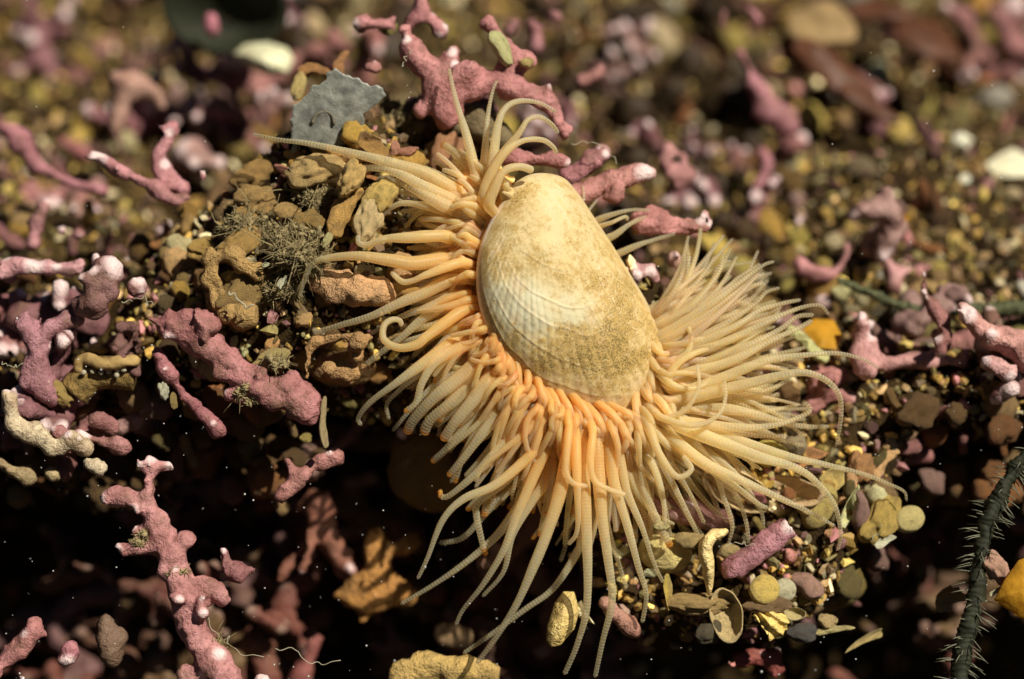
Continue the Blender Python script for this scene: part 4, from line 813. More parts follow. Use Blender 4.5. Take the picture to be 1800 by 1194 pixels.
# larger built pieces of the mound
def lumps(name, label, cat, blobs, w, color, mat=M_RUB, vox=.034, rough=.05, part='body', flat=.8):
    """a calcified lump: overlapping bulges melted together"""
    mb = MB(); V0, F0 = ico(3)
    for b in blobs:
        x, y, rx, ry = b[:4]; dw = b[4] if len(b) > 4 else 0
        c = P(x, y, w+dw); mb.add(c+(V0[:, :1]*rx*PX)*RIGHT+(V0[:, 1:2]*ry*PX)*UPV+(V0[:, 2:3]*min(rx, ry)*flat*PX)*VIEW, F0)
    V, Fs = fuse(mb, vox); Nn = vnormals(V, Fs); sd = random.randint(0, 999)
    V = V+Nn*(fbm(V, 3.5, 3, sd)*rough+fbm(V, 12, 2, sd+1)*rough*.4)[:, None]
    base = V.mean(0); base[2] = V[:, 2].min()
    o = link(name, mk_mesh(name, V-base, Fs, mat), None, base, color); return tag(o, label, cat)
lumps('calcified_nodule', 'pink-stained calcified knob with an orange lobe, half under the fringe', 'nodule', [(570, 495, 34, 30), (585, 525, 24, 22, .05), (620, 510, 42, 34, .05), (660, 510, 36, 34), (565, 480, 20, 16), (600, 485, 30, 18)], .15, (.44, .26, .13))
lumps('calcified_nodule', 'cracked leathery nodule with a thick ochre rim, on the shaded side of the mound', 'nodule', [(370, 455, 14, 20), (373, 490, 16, 28), (382, 520, 16, 24), (400, 545, 18, 18), (430, 555, 22, 16), (430, 470, 22, 16), (455, 480, 22, 22), (410, 450, 26, 14), (420, 520, 60, 52, -.35)], .15, (.30, .19, .07), rough=.07)
lumps('calcified_nodule', 'hollow nodule with a squared pale rim and two buds inside', 'nodule', [(560, 600, 16, 12), (580, 592, 22, 10), (610, 590, 24, 9, .05), (640, 596, 18, 10), (545, 620, 9, 26), (540, 645, 10, 26), (630, 602, 17, 17, .2), (625, 620, 16, 20, .05), (578, 645, 20, 16, .1), (605, 650, 36, 22, -.1), (600, 630, 60, 50, -.45)], .1, (.30, .175, .075), rough=.04)
lumps('rubble_boulder', 'rounded dark brown boulder behind the left-hanging tentacles', 'boulder', [(740, 820, 60, 78), (760, 850, 60, 60), (720, 790, 40, 40)], -1.05, (.16, .10, .03), rough=.03, vox=.05)
lumps('rubble_boulder', 'broad tan lump at the bottom with a brown hollow in its face', 'boulder', [(760, 1170, 60, 24), (720, 1180, 40, 26), (810, 1175, 54, 26), (850, 1185, 34, 24), (780, 1200, 100, 22, -.1), (700, 1195, 24, 22)], -.25, (.42, .29, .10), rough=.05, vox=.045)
lumps('rubble_boulder', 'shadowed round nodule in the dark below the hanging tentacles', 'boulder', [(790, 1115, 30, 22), (810, 1120, 26, 20)], -1.5, (.26, .17, .09), rough=.03)
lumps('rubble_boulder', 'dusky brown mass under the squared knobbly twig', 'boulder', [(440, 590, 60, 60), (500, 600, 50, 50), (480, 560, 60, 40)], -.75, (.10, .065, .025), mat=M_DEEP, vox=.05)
lumps('rubble_boulder', 'brown rock carrying the upper tentacles, behind the craggy nodule', 'boulder', [(840, 220, 40, 34), (800, 215, 36, 30), (870, 240, 34, 30)], -.75, (.14, .11, .06), vox=.05)
# toothed tan ridge (rim of an old tube)
mb = MB(); c, _ = spline(np.vstack([P(x, y, w) for x, y, w in ((140, 655, -.15), (150, 632, -.1), (180, 640, 0), (215, 636, 0), (245, 632, -.1))]), 40); mb.add(*tube(c, round_ends(c, np.full(40, .065)), 10))
V, Q = mb.arrays()[0], mb.arrays()[1]; e = empty('worm_tube', c[20]); tag(e, 'toothed tan ridge with a row of white dots beneath it, in the shade', 'worm tube')
V = V+.02*np.stack([fbm(V, 8, 2, 70+i) for i in range(3)], 1); link('rim', mk_mesh('rim', V-c[20], Q, M_TAN), e)
c2, _ = spline(np.vstack([P(x, y, -.25) for x, y in ((130, 690), (160, 660), (200, 655), (240, 660))]), 30); V, Q, T = tube(c2, np.full(30, .17), 10); link('wall', mk_mesh('wall', V-c[20], [Q, T], M_DEEP), e, color=(.18, .12, .04))
V0, F0 = ico(2)
dot = mk_mesh('dot', V0*.028, F0, M_HAIR)
for x, y in ((147, 655), (163, 653), (178, 655), (191, 653), (207, 650), (218, 650), (205, 660)): link('dot', dot, e, P(x, y, -.04)-c[20])

# grey scalloped plate
def plate(name, label, cat, outline, w_of, th, mat, color=None, n=160, dome=.0, ridges=0, inner=None, jag=.0):
    o = np.array(outline+outline[:1], float); s = np.concatenate([[0], np.cumsum(np.linalg.norm(np.diff(o, axis=0), axis=1))]); t = np.linspace(0, s[-1], n, endpoint=False)
    o = np.stack([np.interp(t, s, o[:, k]) for k in (0, 1)], 1); c = o.mean(0); a = np.arange(n)*.35
    o = o+jag*np.stack([vnoise(np.stack([a, 0*a, 0*a+k], 1), 3) for k in (1, 2)], 1)
    m = 14; rr = np.linspace(0, 1, m+1)[1:]; pts = np.concatenate([c[None], (c+(o[None]-c)*rr[:, None, None]).reshape(-1, 2)]); rho = np.concatenate([[0], np.repeat(rr, n)])
    w = np.array([w_of(x, y) for x, y in pts])+dome*(1-rho**2)+.012*fbm(np.stack([pts[:, 0]*.03, pts[:, 1]*.03, rho], 1), 1, 3, 8)
    if ridges: an = np.arctan2(pts[:, 1]-c[1]+ridges[1], pts[:, 0]-c[0]+ridges[0]); w = w+.03*np.sin(an*ridges[2])*np.clip(rho*2, 0, 1)
    top = P(pts[:, 0], pts[:, 1], w); bot = P(pts[:, 0], pts[:, 1], w-th); M = len(top)
    i = 1+np.arange(m-1)[:, None]*n; j = np.arange(n)[None]; j2 = (j+1) % n
    Q = np.stack([i+j, i+j2, i+n+j2, i+n+j], -1).reshape(-1, 4); T = np.stack([np.zeros(n, int), 1+j2[0], 1+j[0]], -1); e = 1+(m-1)*n
    E = np.stack([e+j[0], e+j2[0], e+j2[0]+M, e+j[0]+M], -1); V = np.vstack([top, bot]); b = V.mean(0)
    ob = link(name, mk_mesh(name, V-b, [np.vstack([Q, Q[:, ::-1]+M, E]), np.vstack([T, T[:, ::-1]+M])], mat), None, b, color or (1, 1, 1)); return tag(ob, label, cat)
plate('shell_fragment', 'grey scalloped plate with a bright chipped edge, standing up in the rubble', 'shell fragment', [(512, 250), (511, 205), (520, 180), (538, 172), (548, 150), (568, 146), (578, 124), (588, 119), (606, 130), (628, 138), (645, 148), (672, 152), (680, 170), (640, 200), (636, 245), (575, 265)], lambda x, y: .10-.0016*(y-120), .07, M_GREY, jag=2.5)
c, _ = spline(np.vstack([P(x, y, -.034) for x, y in ((548, 218), (556, 202), (572, 196), (584, 204), (588, 220))]), 24); V, Q, T = tube(c, round_ends(c, np.full(24, .017)), 8)
tag(link('worm_tube', mk_mesh('worm_tube', V-c[12], [Q, T], M_HOOP), None, c[12]), 'small dark hoop stuck on the face of the grey scalloped plate', 'worm tube')
# bottom right shell hash, named
SH = [
 ('cup', 1172, 972, 46, 'plump yellow shell lying under the hanging tentacles', (.60, .50, .20), 1, .15, -5, (1, .85, 1.1), None),
 ('cup', 1345, 1030, 26, 'smooth rounded yellow shell below the purple rod', (.62, .46, .13), 3, None, 60, (1, 1.1, 1.1), .12),
 ('cup', 1384, 1036, 19, 'tiny cupped white shell beside the smooth yellow one', (.58, .55, .38), 5, None, 30, (1, 1.2, 1.1), .0),
 ('nodule', 1345, 1064, 30, 'brown oblong pebble between the yellow shell and the ribbed fan', (.22, .14, .07), 5, None, 0, (1.1, .6, .6), .1),
 ('pebble', 1246, 1110, 25, 'blackish speckled pebble by the open bivalve', (.10, .085, .055), 6, None, 10, (1, .9, .8), .1),
 ('cup', 1276, 1075, 34, 'tan open bivalve half standing on the dark rubble', (.46, .36, .18), 6, None, 100, (1.3, .9, 1.3), .1),
 ('nodule', 1230, 1062, 40, 'brown flat shell under the tan open bivalve', (.36, .25, .10), 7, None, 0, (1.2, .5, 1), .0),
 ('pebble', 1415, 895, 14, 'round yellowish bead near the low tentacles', (.56, .46, .18), 3, None, 0, (1, 1, 1), -.2),
 ('cup', 1300, 860, 60, 'large flat cream shell under the low tentacles', (.56, .42, .22), 8, None, -25, (1.2, .6, 1), -.3),
 ('flake', 1385, 810, 58, 'reddish brown curved shell under the low tentacles', (.34, .16, .06), 9, None, 10, (1.2, .6, 1), -.45),
 ('flake', 1360, 855, 62, 'dull cream shell edge under the paired low tentacles', (.50, .36, .20), 10, None, -15, (1.2, .5, 1), -.35),
 ('rod', 1490, 860, 30, 'rosy tan rod beyond the low tentacles', (.56, .33, .16), 5, None, 65, (1, 1, 1), -.35),
 ('nodule', 1515, 820, 24, 'banded brown nub beyond the low tentacles', (.46, .24, .10), 6, None, 80, (1, .9, .8), -.4),
 ('rod', 1555, 815, 32, 'peach-coloured stub above the longest low tentacle', (.66, .38, .18), 8, None, 50, (1, 1.2, 1), -.45),
 ('flake', 1465, 845, 30, 'yellowish chip beside the rosy tan rod', (.56, .44, .16), 4, None, 40, (1, .8, 1), -.35),
 ('flake', 1500, 890, 30, 'bright yellow-white chip beside the longest low tentacle', (.70, .62, .32), 1, None, 60, (1, .7, 1), -.2),
 ('nodule', 1545, 915, 40, 'crumpled ochre shell lump beside the longest low tentacle', (.42, .30, .08), 10, None, 70, (1.1, .8, .8), -.25),
 ('flake', 1552, 950, 24, 'white toothed chip under the crumpled ochre lump', (.76, .70, .46), 9, None, 10, (1.1, .7, 1), -.15),
 ('cup', 1605, 910, 28, 'pale fan chip past the crumpled ochre lump', (.54, .46, .20), 11, None, 20, (1, .9, 1.2), -.25),
 ('cup', 1445, 885, 36, 'half-round olive shell behind the drooping tentacle tip', (.38, .30, .10), 3, None, 60, (1.1, .9, 1.2), -.25),
 ('pebble', 1462, 938, 16, 'peach bead under the half-round olive shell', (.55, .3, .15), 5, None, 0, (1, .8, .8), -.2),
 ('flake', 1220, 850, 40, 'dark red-brown shell curl under the fringe', (.26, .11, .05), 5, None, -20, (1.1, .8, 1.2), -.25),
 ('flake', 1175, 1045, 22, 'slender yellow sliver under the hanging tentacles', (.52, .40, .10), 6, None, 100, (1.3, .4, .6), .0),
 ('pebble', 1160, 925, 14, 'tiny pale coil by the hanging tentacles', (.66, .54, .26), 8, None, 0, (1.1, .8, .8), .1),
 ('pebble', 1145, 1008, 12, 'tiny green-white bead near the plump yellow shell', (.5, .5, .3), 2, None, 0, (1, .8, .8), .05),
 ('pebble', 1215, 950, 22, 'speckled tan pebble above the curled tall fragment', (.40, .3, .13), 7, None, 0, (1, .9, .8), .0),
 ('pebble', 1285, 970, 18, 'sandy pebble behind the purple rod', (.44, .34, .15), 9, None, 0, (1, .9, .8), -.1),
 ('cup', 1400, 1080, 17, 'cream shell beside the ribbed fan', (.62, .52, .26), 2, None, 0, (1.1, .7, 1), -.1),
 ('rod', 1465, 1108, 34, 'pale yellow splinter on the dark rubble', (.56, .48, .22), 1, None, 5, (1, .45, .5), -.1),
 ('nodule', 1455, 1092, 16, 'cream knob above the pale yellow splinter', (.56, .42, .2), 2, None, 0, (1, .9, .8), -.1),
 ('flake', 1530, 1120, 30, 'curved pale splinter on the dark rubble, farther along', (.40, .32, .14), 5, None, 25, (1.3, .35, .8), -.3),
 ('flake', 1660, 1055, 24, 'dim square chip near the spiny arm', (.36, .24, .1), 7, None, 10, (1, .9, 1), -.3),
 ('pebble', 1410, 1112, 26, 'slate-dark pebble below the ribbed fan', (.08, .08, .08), 3, None, 0, (1, .8, .8), -.1),
 ('nodule', 1752, 1000, 28, 'pink-white nub beside the golden shell blade', (.56, .33, .25), 8, None, -60, (1.1, .8, .8), .2),
 ('flake', 1750, 1040, 12, 'white splinter touching the golden shell blade', (.7, .6, .4), 8, None, 30, (1.4, .5, 1), .25),
 ('flake', 1255, 560, 26, 'cream stone chip between the wispy tentacles', (.66, .52, .26), 2, None, 35, (1.2, .6, .8), -.55),
 ('rod', 1418, 606, 46, 'bright cream stick beyond the wispy tentacles', (.76, .62, .28), 3, None, -30, (1, .8, .8), -.85),
 ('rod', 1348, 730, 40, 'grey mottled pebble rod between the side tentacles', (.34, .30, .22), 4, None, 10, (1, 1, 1), -.5),
 ('pebble', 1320, 655, 26, 'rosy stone seen through the side tentacles', (.42, .2, .2), 4, None, 10, (1, .8, .8), -.6),
 ('rod', 1130, 408, 18, 'golden crumb among the small upper tentacles', (.62, .40, .10), 4, None, 10, (1, .7, .7), -.6),
]
for kd, x, y, s, lb, c, k, lift, ang, asp, w in SH: put(kd, x, y, s*(1.35 if kd == 'flake' else 1.1), lb, np.clip(np.array(c)*1.3, 0, .8), k, lift or 0, ang, asp, w, tilt=.5)
plate('shell_fragment', 'wedge shell with a bright white point, under the hanging tentacles', 'shell fragment', [(960, 1125), (962, 1100), (975, 1060), (990, 1040), (1010, 1040), (1018, 1075), (1010, 1105), (985, 1135), (968, 1138)], lambda x, y: -.05+.0015*(y-1040), .06, M_FLAKE, (.50, .38, .14), 90, .15)
plate('shell_fragment', 'white broken chip behind the ringed tentacles at the bottom', 'shell fragment', [(1010, 1065), (1022, 1055), (1030, 1075), (1046, 1098), (1030, 1092), (1015, 1085)], lambda x, y: -.05, .05, M_FLAKE, (.70, .64, .40), 60, .05)
plate('shell_fragment', 'ribbed fan fragment of pale yellow shell on the dark rubble', 'shell fragment', [(1322, 1082), (1350, 1062), (1372, 1072), (1387, 1092), (1380, 1112), (1365, 1118), (1352, 1128), (1345, 1110), (1335, 1095)], lambda x, y: .12, .05, M_FLAKE, (.64, .48, .15), 90, .08, (50, 45, 26), jag=2)
mb = MB(); c, _ = spline(np.vstack([P(x, y, w) for x, y, w in ((1282, 935, .1), (1255, 940, .15), (1240, 965, .15), (1245, 1000, .12), (1248, 1045, .05))]), 50)
V, Q, T = tube(c, round_ends(c, np.interp(np.linspace(0, 1, 50), [0, .35, .7, 1], [.09, .15, .12, .05])), 14, .45); V = V+.02*np.stack([fbm(V, 6, 2, 90+i) for i in range(3)], 1)
tag(link('shell_fragment', mk_mesh('shell_fragment', V-c[25], [Q, T], M_FLAKE), None, c[25], (.66, .52, .24)), 'curled tall shell fragment like a bent ribbon, beside the purple rod', 'shell fragment')
plate('shell_fragment', 'golden shell blade lit up at the picture edge', 'shell fragment', [(1747, 1055), (1765, 1020), (1790, 985), (1830, 970), (1830, 1100), (1790, 1085)], lambda x, y: .3+.001*(x-1747), .06, M_GOLD, None, 80, .1)
# far landmarks out of focus
plate('shell', 'blurred white oval shell in the far bed above the rubble mound', 'shell', [(410, 95), (430, 78), (470, 74), (505, 85), (517, 105), (505, 128), (475, 134), (440, 120)], lambda x, y: -3.4-.008*(110-y), .1, M_FLAKE, (.66, .66, .46), 90, .35)
plate('shell_fragment', 'big white chip lying on the far gravel', 'shell fragment', [(1732, 290), (1750, 275), (1780, 260), (1810, 275), (1815, 310), (1770, 312), (1745, 305)], lambda x, y: -3.7-.008*(300-y), .08, M_FLAKE, (.70, .68, .50), 60, .05)
plate('shell_fragment', 'small white chip on the far gravel, above the big white chip', 'shell fragment', [(1672, 240), (1690, 232), (1710, 245), (1700, 262), (1678, 258)], lambda x, y: -4.1, .08, M_FLAKE, (.70, .70, .56), 60, .05)
plate('shell_fragment', 'small white chip on the far gravel, below the small one', 'shell fragment', [(1682, 312), (1700, 305), (1712, 325), (1705, 345), (1685, 335)], lambda x, y: -3.6, .08, M_FLAKE, (.66, .66, .52), 60, .05)
plate('shell_fragment', 'blurred yellow-green flake above the wispy tentacles', 'shell fragment', [(1530, 400), (1560, 385), (1600, 378), (1590, 400), (1560, 415)], lambda x, y: -2.6, .06, M_GOLD, None, 60, .05)
plate('shell_fragment', 'golden-brown leaf-like flake behind the wispy tentacle tips', 'shell fragment', [(1410, 580), (1430, 560), (1465, 562), (1480, 590), (1470, 615), (1440, 612)], lambda x, y: -1.0-.006*(600-y), .04, M_GOLD, None, 60, .05)
# dark bowl
ob = closed_outline(12); mb = MB(); na, nr = 60, 16; a = np.linspace(0, 2*np.pi, na, endpoint=False); bc = P(395, 12, -3.6); rows = []
for r_ in np.concatenate([np.linspace(.05, 1, nr), [1.06, 1.05]]):
    d = -.55*(1-min(1, r_)**2); dd = d-(0 if r_ <= 1 else .12*(r_ > 1.055)); rows.append(bc+np.outer(np.cos(a)*r_*.66, RIGHT)+np.outer(np.sin(a)*r_*.5, UPV*.92+VIEW*.38)+np.outer(np.ones(na)*dd, VIEW*.8+UPV*.2))
rows.append(bc+np.outer(np.cos(a)*.9*.66, RIGHT)+np.outer(np.sin(a)*.9*.5, UPV)-VIEW*.5)
V = np.vstack(rows); nn_ = len(rows); i = np.arange(nn_-1)[:, None]*na; j = np.arange(na)[None]; j2 = (j+1) % na; F = np.stack([i+j, i+j2, i+na+j2, i+na+j], -1).reshape(-1, 4)
tag(link('old_shell', mk_mesh('old_shell', V-bc, F, M_STAR), None, bc), 'dark blurred bowl of an old empty shell at the top', 'shell')
# soft brown blades, far bed
def blade(label, pix, width, w, mat, seed):
    c, L = spline(P(*np.array([(x, y, w) for x, y in pix], float).T), 30); t, Nn, B = frames(c); k = np.linspace(-1, 1, 9); tt = np.linspace(0, 1, 30)
    wd = width*PX*(np.sin(np.pi*np.clip(tt*.9+.08, 0, 1))**.6)
    up = np.array([0, -.3, 1.]); side = np.cross(t, up); side /= np.linalg.norm(side, axis=1)[:, None]
    top = (c[:, None]+side[:, None]*(k[None, :, None]*wd[:, None, None])+up*(.25*(1-k**2)[None, :, None]*wd[:, None, None])); top = top.reshape(-1, 3); top = top+.08*np.stack([fbm(top, 1.5, 2, seed+i) for i in range(3)], 1)
    bot = top-np.array([0, 0, .03]); M = len(top); i = np.arange(29)[:, None]*9; j = np.arange(8)[None]; Q = np.stack([i+j, i+j+1, i+9+j+1, i+9+j], -1).reshape(-1, 4)
    e1 = np.arange(29)*9; E = np.vstack([np.stack([e1, e1+9, e1+9+M, e1+M], -1), np.stack([e1+8, e1+8+M, e1+17+M, e1+17], -1)])
    b = top.mean(0); return tag(link('seaweed_frond', mk_mesh('seaweed_frond', np.vstack([top, bot])-b, np.vstack([Q, Q[:, ::-1]+M, E]), mat), None, b), label, 'seaweed')
M_DOME = mat_plain('buff_blade', (.30, .20, .09), .7, .2, .3, .3, 3); M_SHADE = mat_plain('scrap_shade_paint', (.035, .02, .008), .6, .15, .3, .6, 2); M_RED = mat_plain('dark_red_blade', (.10, .035, .015), .5, .3, .3, .4, 3)  # the dark brown one is near-black paint standing in for shade
blade('blurred brown dome-like blade of seaweed near the top', [(1380, 40), (1420, 45), (1460, 40), (1510, 65)], 60, -4.8, M_DOME, 5)
blade('dark red blade of seaweed in the shade under the brown dome', [(1400, 80), (1440, 110), (1480, 140), (1540, 170)], 46, -4.4, M_RED, 6)
blade('dark red-brown blade of seaweed near the top corner', [(1590, 60), (1640, 70), (1690, 100)], 50, -5.4, M_RED, 7)
blade('rust-brown blade of seaweed across the far gravel, lowest of them', [(1480, 150), (1540, 190), (1580, 215)], 26, -4.2, M_RED, 8)
blade('dull red blade of seaweed at the far top edge', [(1480, 10), (1540, 20), (1600, 30)], 36, -5.8, M_RED, 9)
blade('rust-brown flap of seaweed behind the antler twig', [(1550, 610), (1600, 590), (1660, 590)], 26, -1.2, M_RED, 10)
blade('translucent brown flap in the dark under the mottled rust twig', [(1560, 740), (1640, 760), (1690, 800)], 40, -1.6, M_RED, 11)


# banded thin arm and the spiny arm of a brittle star
def arm(name, label, pix, r0, r1, w0, w1, mat, spines, sl, seg=.05):
    p = np.array(pix, float); t = np.linspace(0, 1, len(p)); c0 = P(p[:, 0], p[:, 1], w0+(w1-w0)*t); L = np.linalg.norm(np.diff(c0, axis=0), axis=1).sum(); n = int(L/seg)*4+1
    c, L = spline(c0, n); t = np.linspace(0, 1, n); r = (r0+(r1-r0)*t)*PX*(1+.05*np.cos(np.arange(n)*np.pi/2)+.16*vnoise(np.stack([t*L*2.2, 0*t, 0*t], 1), 6)); r = round_ends(c, r)
    V, Q, T = tube(c, r, 12); V = V+.03*np.stack([fbm(V, 9, 3, 33+i) for i in range(3)], 1); b = c[n//2]; e = empty(name, b); tag(e, label, 'brittle star')
    link('arm', mk_mesh('arm', V-b, [Q, T], mat), e)
    tg, Nn, B = frames(c)
    for _ in range(spines):
        i = random.randrange(2, n-2); a = random.uniform(0, 6.28); d = math.cos(a)*Nn[i]+math.sin(a)*B[i]+tg[i]*random.uniform(-.5, .2); d /= np.linalg.norm(d)
        s0 = c[i]+d*r[i]*.8; ln = sl*PX*random.uniform(.6, 1.15); cc = np.vstack([s0+d*ln*x+np.array([0, 0, -.03])*x*x for x in (0, .33, .66, 1)]); rr = np.array([.0055, .005, .004, .002])*(sl/30)
        V, Q, T = tube(cc, rr, 5); link('spine', mk_mesh('spine', V-b, [Q, T], M_SPINE), e)
    return e
arm('brittle_star_arm', 'spiny arm of a brittle star, dark green, rising along the lower edge', [(1680, 1230), (1692, 1150), (1712, 1060), (1722, 980), (1745, 900), (1790, 820), (1830, 770)], 16, 12, .3, .0, M_STAR, 190, 34)
arm('brittle_star_arm', 'thin banded arm of a brittle star lying on the far bed', [(1470, 488), (1520, 512), (1570, 533), (1640, 545), (1700, 546), (1800, 540), (1850, 535)], 6, 15, -1.2, -1.3, mat_plain('olive_arm', (.065, .07, .03), .7, 0, .3, .5, 14), 40, 14, .07)

# fluffy algal tufts in the mound
def tuft(label, px, py, rpx, lift, n, seed, color_mat=M_FLUFF, flat=.5):
    r = np.random.default_rng(seed); c0 = P(px, py, depth(px, py)+lift-.12); mb = MB(); R_ = rpx*PX
    def rd(): d = r.normal(size=3); return d/np.linalg.norm(d)
    subs = [c0+(d[0]*RIGHT*1.2+d[1]*UPV*.8+d[2]*VIEW*flat)*R_*r.uniform(.2, 1.1) for d in (rd() for _ in range(max(5, int(rpx/3))))]
    rad = r.uniform(.18, .5, len(subs))*R_
    for i in range(n*6):
        k_ = r.integers(len(subs)); q = subs[k_]+rd()*rad[k_]*r.uniform(0, 1)
        L = r.uniform(.012, .034) if r.random() < .97 else r.uniform(.05, .10); L = L*(.55 if rpx < 24 else 1); k = rd(); k2 = r.normal(size=3)*1.6; k3 = r.normal(size=3)*1.0
        cc = np.vstack([q+k*L*x+k2*L*x*x+k3*L*x**3 for x in (0, .4, .75, 1)]); mb.add(*tube(cc, np.array([.005, .0046, .004, .0028])*r.uniform(.6, 1.6), 3))
        if r.random() < .3:
            V, F = ico(1); mb.add(q+V*r.uniform(.4, 1.4, 3)*r.uniform(.012, .035), F)
    V, F = mb.arrays(); return tag(link('algal_tuft', mk_mesh('algal_tuft', V-c0, F, color_mat), None, c0), label, 'seaweed')
for i, (x, y, r_, lf, n, lb) in enumerate([(560, 340, 38, .35, 420, 'fluffy dark tuft below the hollow crusted shell piece'), (720, 220, 48, .2, 520, 'fluffy olive tuft right of the grey scalloped plate'), (690, 195, 40, .1, 350, 'shaded fluffy tuft against the edge of the grey plate'), (520, 440, 46, .35, 520, 'fluffy greenish tuft in the middle of the mound'), (545, 455, 36, .4, 380, 'fluffy pale tuft over the pink-stained knob'),
   (495, 510, 28, .3, 260, 'dark fluffy tuft round the tiny mint-white shell'), (440, 405, 36, .3, 300, 'wispy tan tuft under the angular brown pebble'), (580, 225, 24, .25, 180, 'small fluffy tuft on the face of the grey plate'), (635, 90, 30, -.2, 220, 'fluffy olive tuft behind the sprawling twig'), (460, 370, 24, .35, 200, 'fine tuft on the dusty tan nodule'), (385, 500, 22, .3, 160, 'thin green tuft on the leathery nodule'), (770, 205, 34, .1, 260, 'fluffy tuft at the foot of the upper tentacles')]):
    tuft(lb, x, y, r_, lf, n, 400+i)
for i, (x, y, r_, w, lb) in enumerate([(310, 1000, 16, .45, 'brownish fuzz on the elbow of the tall upright twig'), (440, 690, 22, .35, 'fuzz between the knobs of the squared knobbly twig'), (250, 950, 15, .4, 'golden-brown fuzz on the arm of the tall upright twig'), (380, 1135, 12, .4, 'fuzz near the foot of the tall upright twig'), (485, 640, 18, .35, 'green fuzz on the pale flake of the knobbly twig')]):
    tuft(lb, x, y, r_, w-depth(x, y), 130, 500+i)
# loose threads
def thread(label, pix, w, r=.0042):
    c, L = spline(np.vstack([P(x, y, w) for x, y in pix]), 60); c = c+.02*np.stack([vnoise(np.stack([np.linspace(0, 9, 60), np.zeros(60)+i, np.zeros(60)], 1), 5) for i in range(3)], 1)
    V, Q, T = tube(c, np.full(60, r), 5); tag(link('thread', mk_mesh('thread', V-c[30], [Q, T], M_HAIR), None, c[30]), label, 'thread')
thread('long pale looping thread trailing from the tall upright twig', [(362, 1090), (385, 1125), (400, 1130), (408, 1120), (398, 1128), (420, 1145), (465, 1156)], .3)
thread('fine thread wandering along the bottom of the hollow', [(480, 1145), (520, 1145), (545, 1165), (600, 1162)], .2)
thread('stiff pale thread over the shaded leathery nodule', [(398, 518), (412, 522), (430, 536), (448, 538)], .45, .009)
thread('wavy thread in the shade beside the white-headed stem', [(210, 535), (235, 530), (255, 522), (272, 538)], .1)
thread('arched hair thread by the club-ended twig', [(1000, 258), (1035, 252), (1070, 262), (1085, 290)], -.3)
thread('thin hair hanging from the sprawling twig', [(722, 92), (712, 105), (708, 120)], -.1)
thread('fine hair across the purple rod', [(1270, 965), (1300, 955), (1328, 958)], .3, .004)
thread('curved hair at the shaded picture edge', [(0, 640), (15, 645), (42, 640)], .2)
# marine snow
mb = MB(); r = np.random.default_rng(3)
for _ in range(340):
    x, y = (r.uniform(0, 1800), r.uniform(600, 1194)) if r.random() < .8 else (r.uniform(0, 1800), r.uniform(0, 600))
    w = r.uniform(-.6, .8); V, F = ico(1); s = r.choice([.004, .006, .008, .012], p=[.58, .3, .1, .02]); mb.add(P(x, y, w)+(V*s*r.uniform(.6, 1.6, 3)), F)
V, F = mb.arrays(); tag(link('suspended_specks', mk_mesh('suspended_specks', V, F, M_SPECK)), 'tiny white specks drifting in the water over the dark hollow', kind='stuff')

# ------------------------------------------------------------------ the far gravel, the fill of the mound and the dark hollow
USED = set()
def scatter(n, box, kinds, cols, smin, smax, region, lift=0.0, sub=2, cond=None, mat=None, power=2.0, individual=True, mbuf=None):
    cnt = 0; tries = 0
    while cnt < n and tries < n*12:
        tries += 1; px, py = random.uniform(box[0], box[2]), random.uniform(box[1], box[3])
        if cond and not cond(px, py): continue
        h = hit(px, py)
        if h is None: continue
        pos, nn = h; s = (smin+(smax-smin)*random.random()**power)*PX; kd = random.choice(kinds); k = random.randrange(14)
        cn = random.choice(cols); c = np.array(CD[cn])*random.choice([.35, .6, .8, 1.05, 1.25])*(1.45 if 'mound' in region else 1.15 if 'hash' in region else 1); c = np.clip(c*np.array([random.uniform(.92, 1.08) for _ in range(3)]), 0, .85)
        pos = pos+nn*s*(.35+lift)
        sz = 'big' if s/PX > smin+.55*(smax-smin) else 'small' if s/PX < smin+.2*(smax-smin) else 'middling'
        rot = Euler((random.uniform(0, 6.28), random.uniform(0, 6.28), random.uniform(0, 6.28)))
        lb = f'{sz} {cn} {"shell piece" if kd == "flake" else "cupped shell" if kd == "cup" else "grain" if kd == "pebble" else "rod" if kd == "rod" else "lump"} {near_mark(px, py)}'
        if cn == 'seaweed': lb = f'{sz} dark scrap standing for shade {near_mark(px, py)}'
        if lb in USED: continue
        USED.add(lb)
        piece(kd, k, pos, s, rot, tuple(c), lb, 'dark scraps standing for shade' if cn == 'seaweed' else f'{kd} pieces {region}'.replace('flake', 'shell').replace('nodule', 'lump'), sub, mat, **(dict(name='seaweed_scrap', cat='seaweed') if cn == 'seaweed' else {}))
        cnt += 1
far = lambda x, y: not (310 < x < 1250 and 260 < y < 700) and depth(x, y) < -1 and y < 690-.02*x
ALLK = ['pebble', 'pebble', 'flake', 'rod', 'nodule']
WARM = ['ochre', 'ochre', 'tan', 'brown', 'cream', 'yellow', 'yellow', 'olive', 'pink', 'pale pink', 'rusty']
scatter(170, (1150, -20, 1820, 620), ['pebble', 'pebble', 'pebble', 'flake', 'flake'], ['ochre', 'yellow', 'cream', 'tan', 'olive', 'ochre', 'yellow', 'white', 'brown'], 15, 50, 'on the far bed', cond=far)
scatter(80, (950, -20, 1820, 640), ['rod'], ['pink', 'pale pink', 'pink', 'tan', 'rusty'], 16, 46, 'on the far bed', .4, cond=far)
scatter(90, (-20, -20, 900, 480), ['pebble', 'flake', 'pebble'], ['ochre', 'yellow', 'olive', 'tan', 'brown', 'cream'], 15, 46, 'on the far bed', cond=far)
scatter(80, (-20, -20, 700, 600), ['rod'], ['pink', 'pale pink', 'tan', 'pink', 'ochre'], 16, 46, 'on the far bed', .4, cond=far)
mound = lambda x, y: depth(x, y) > -1.6
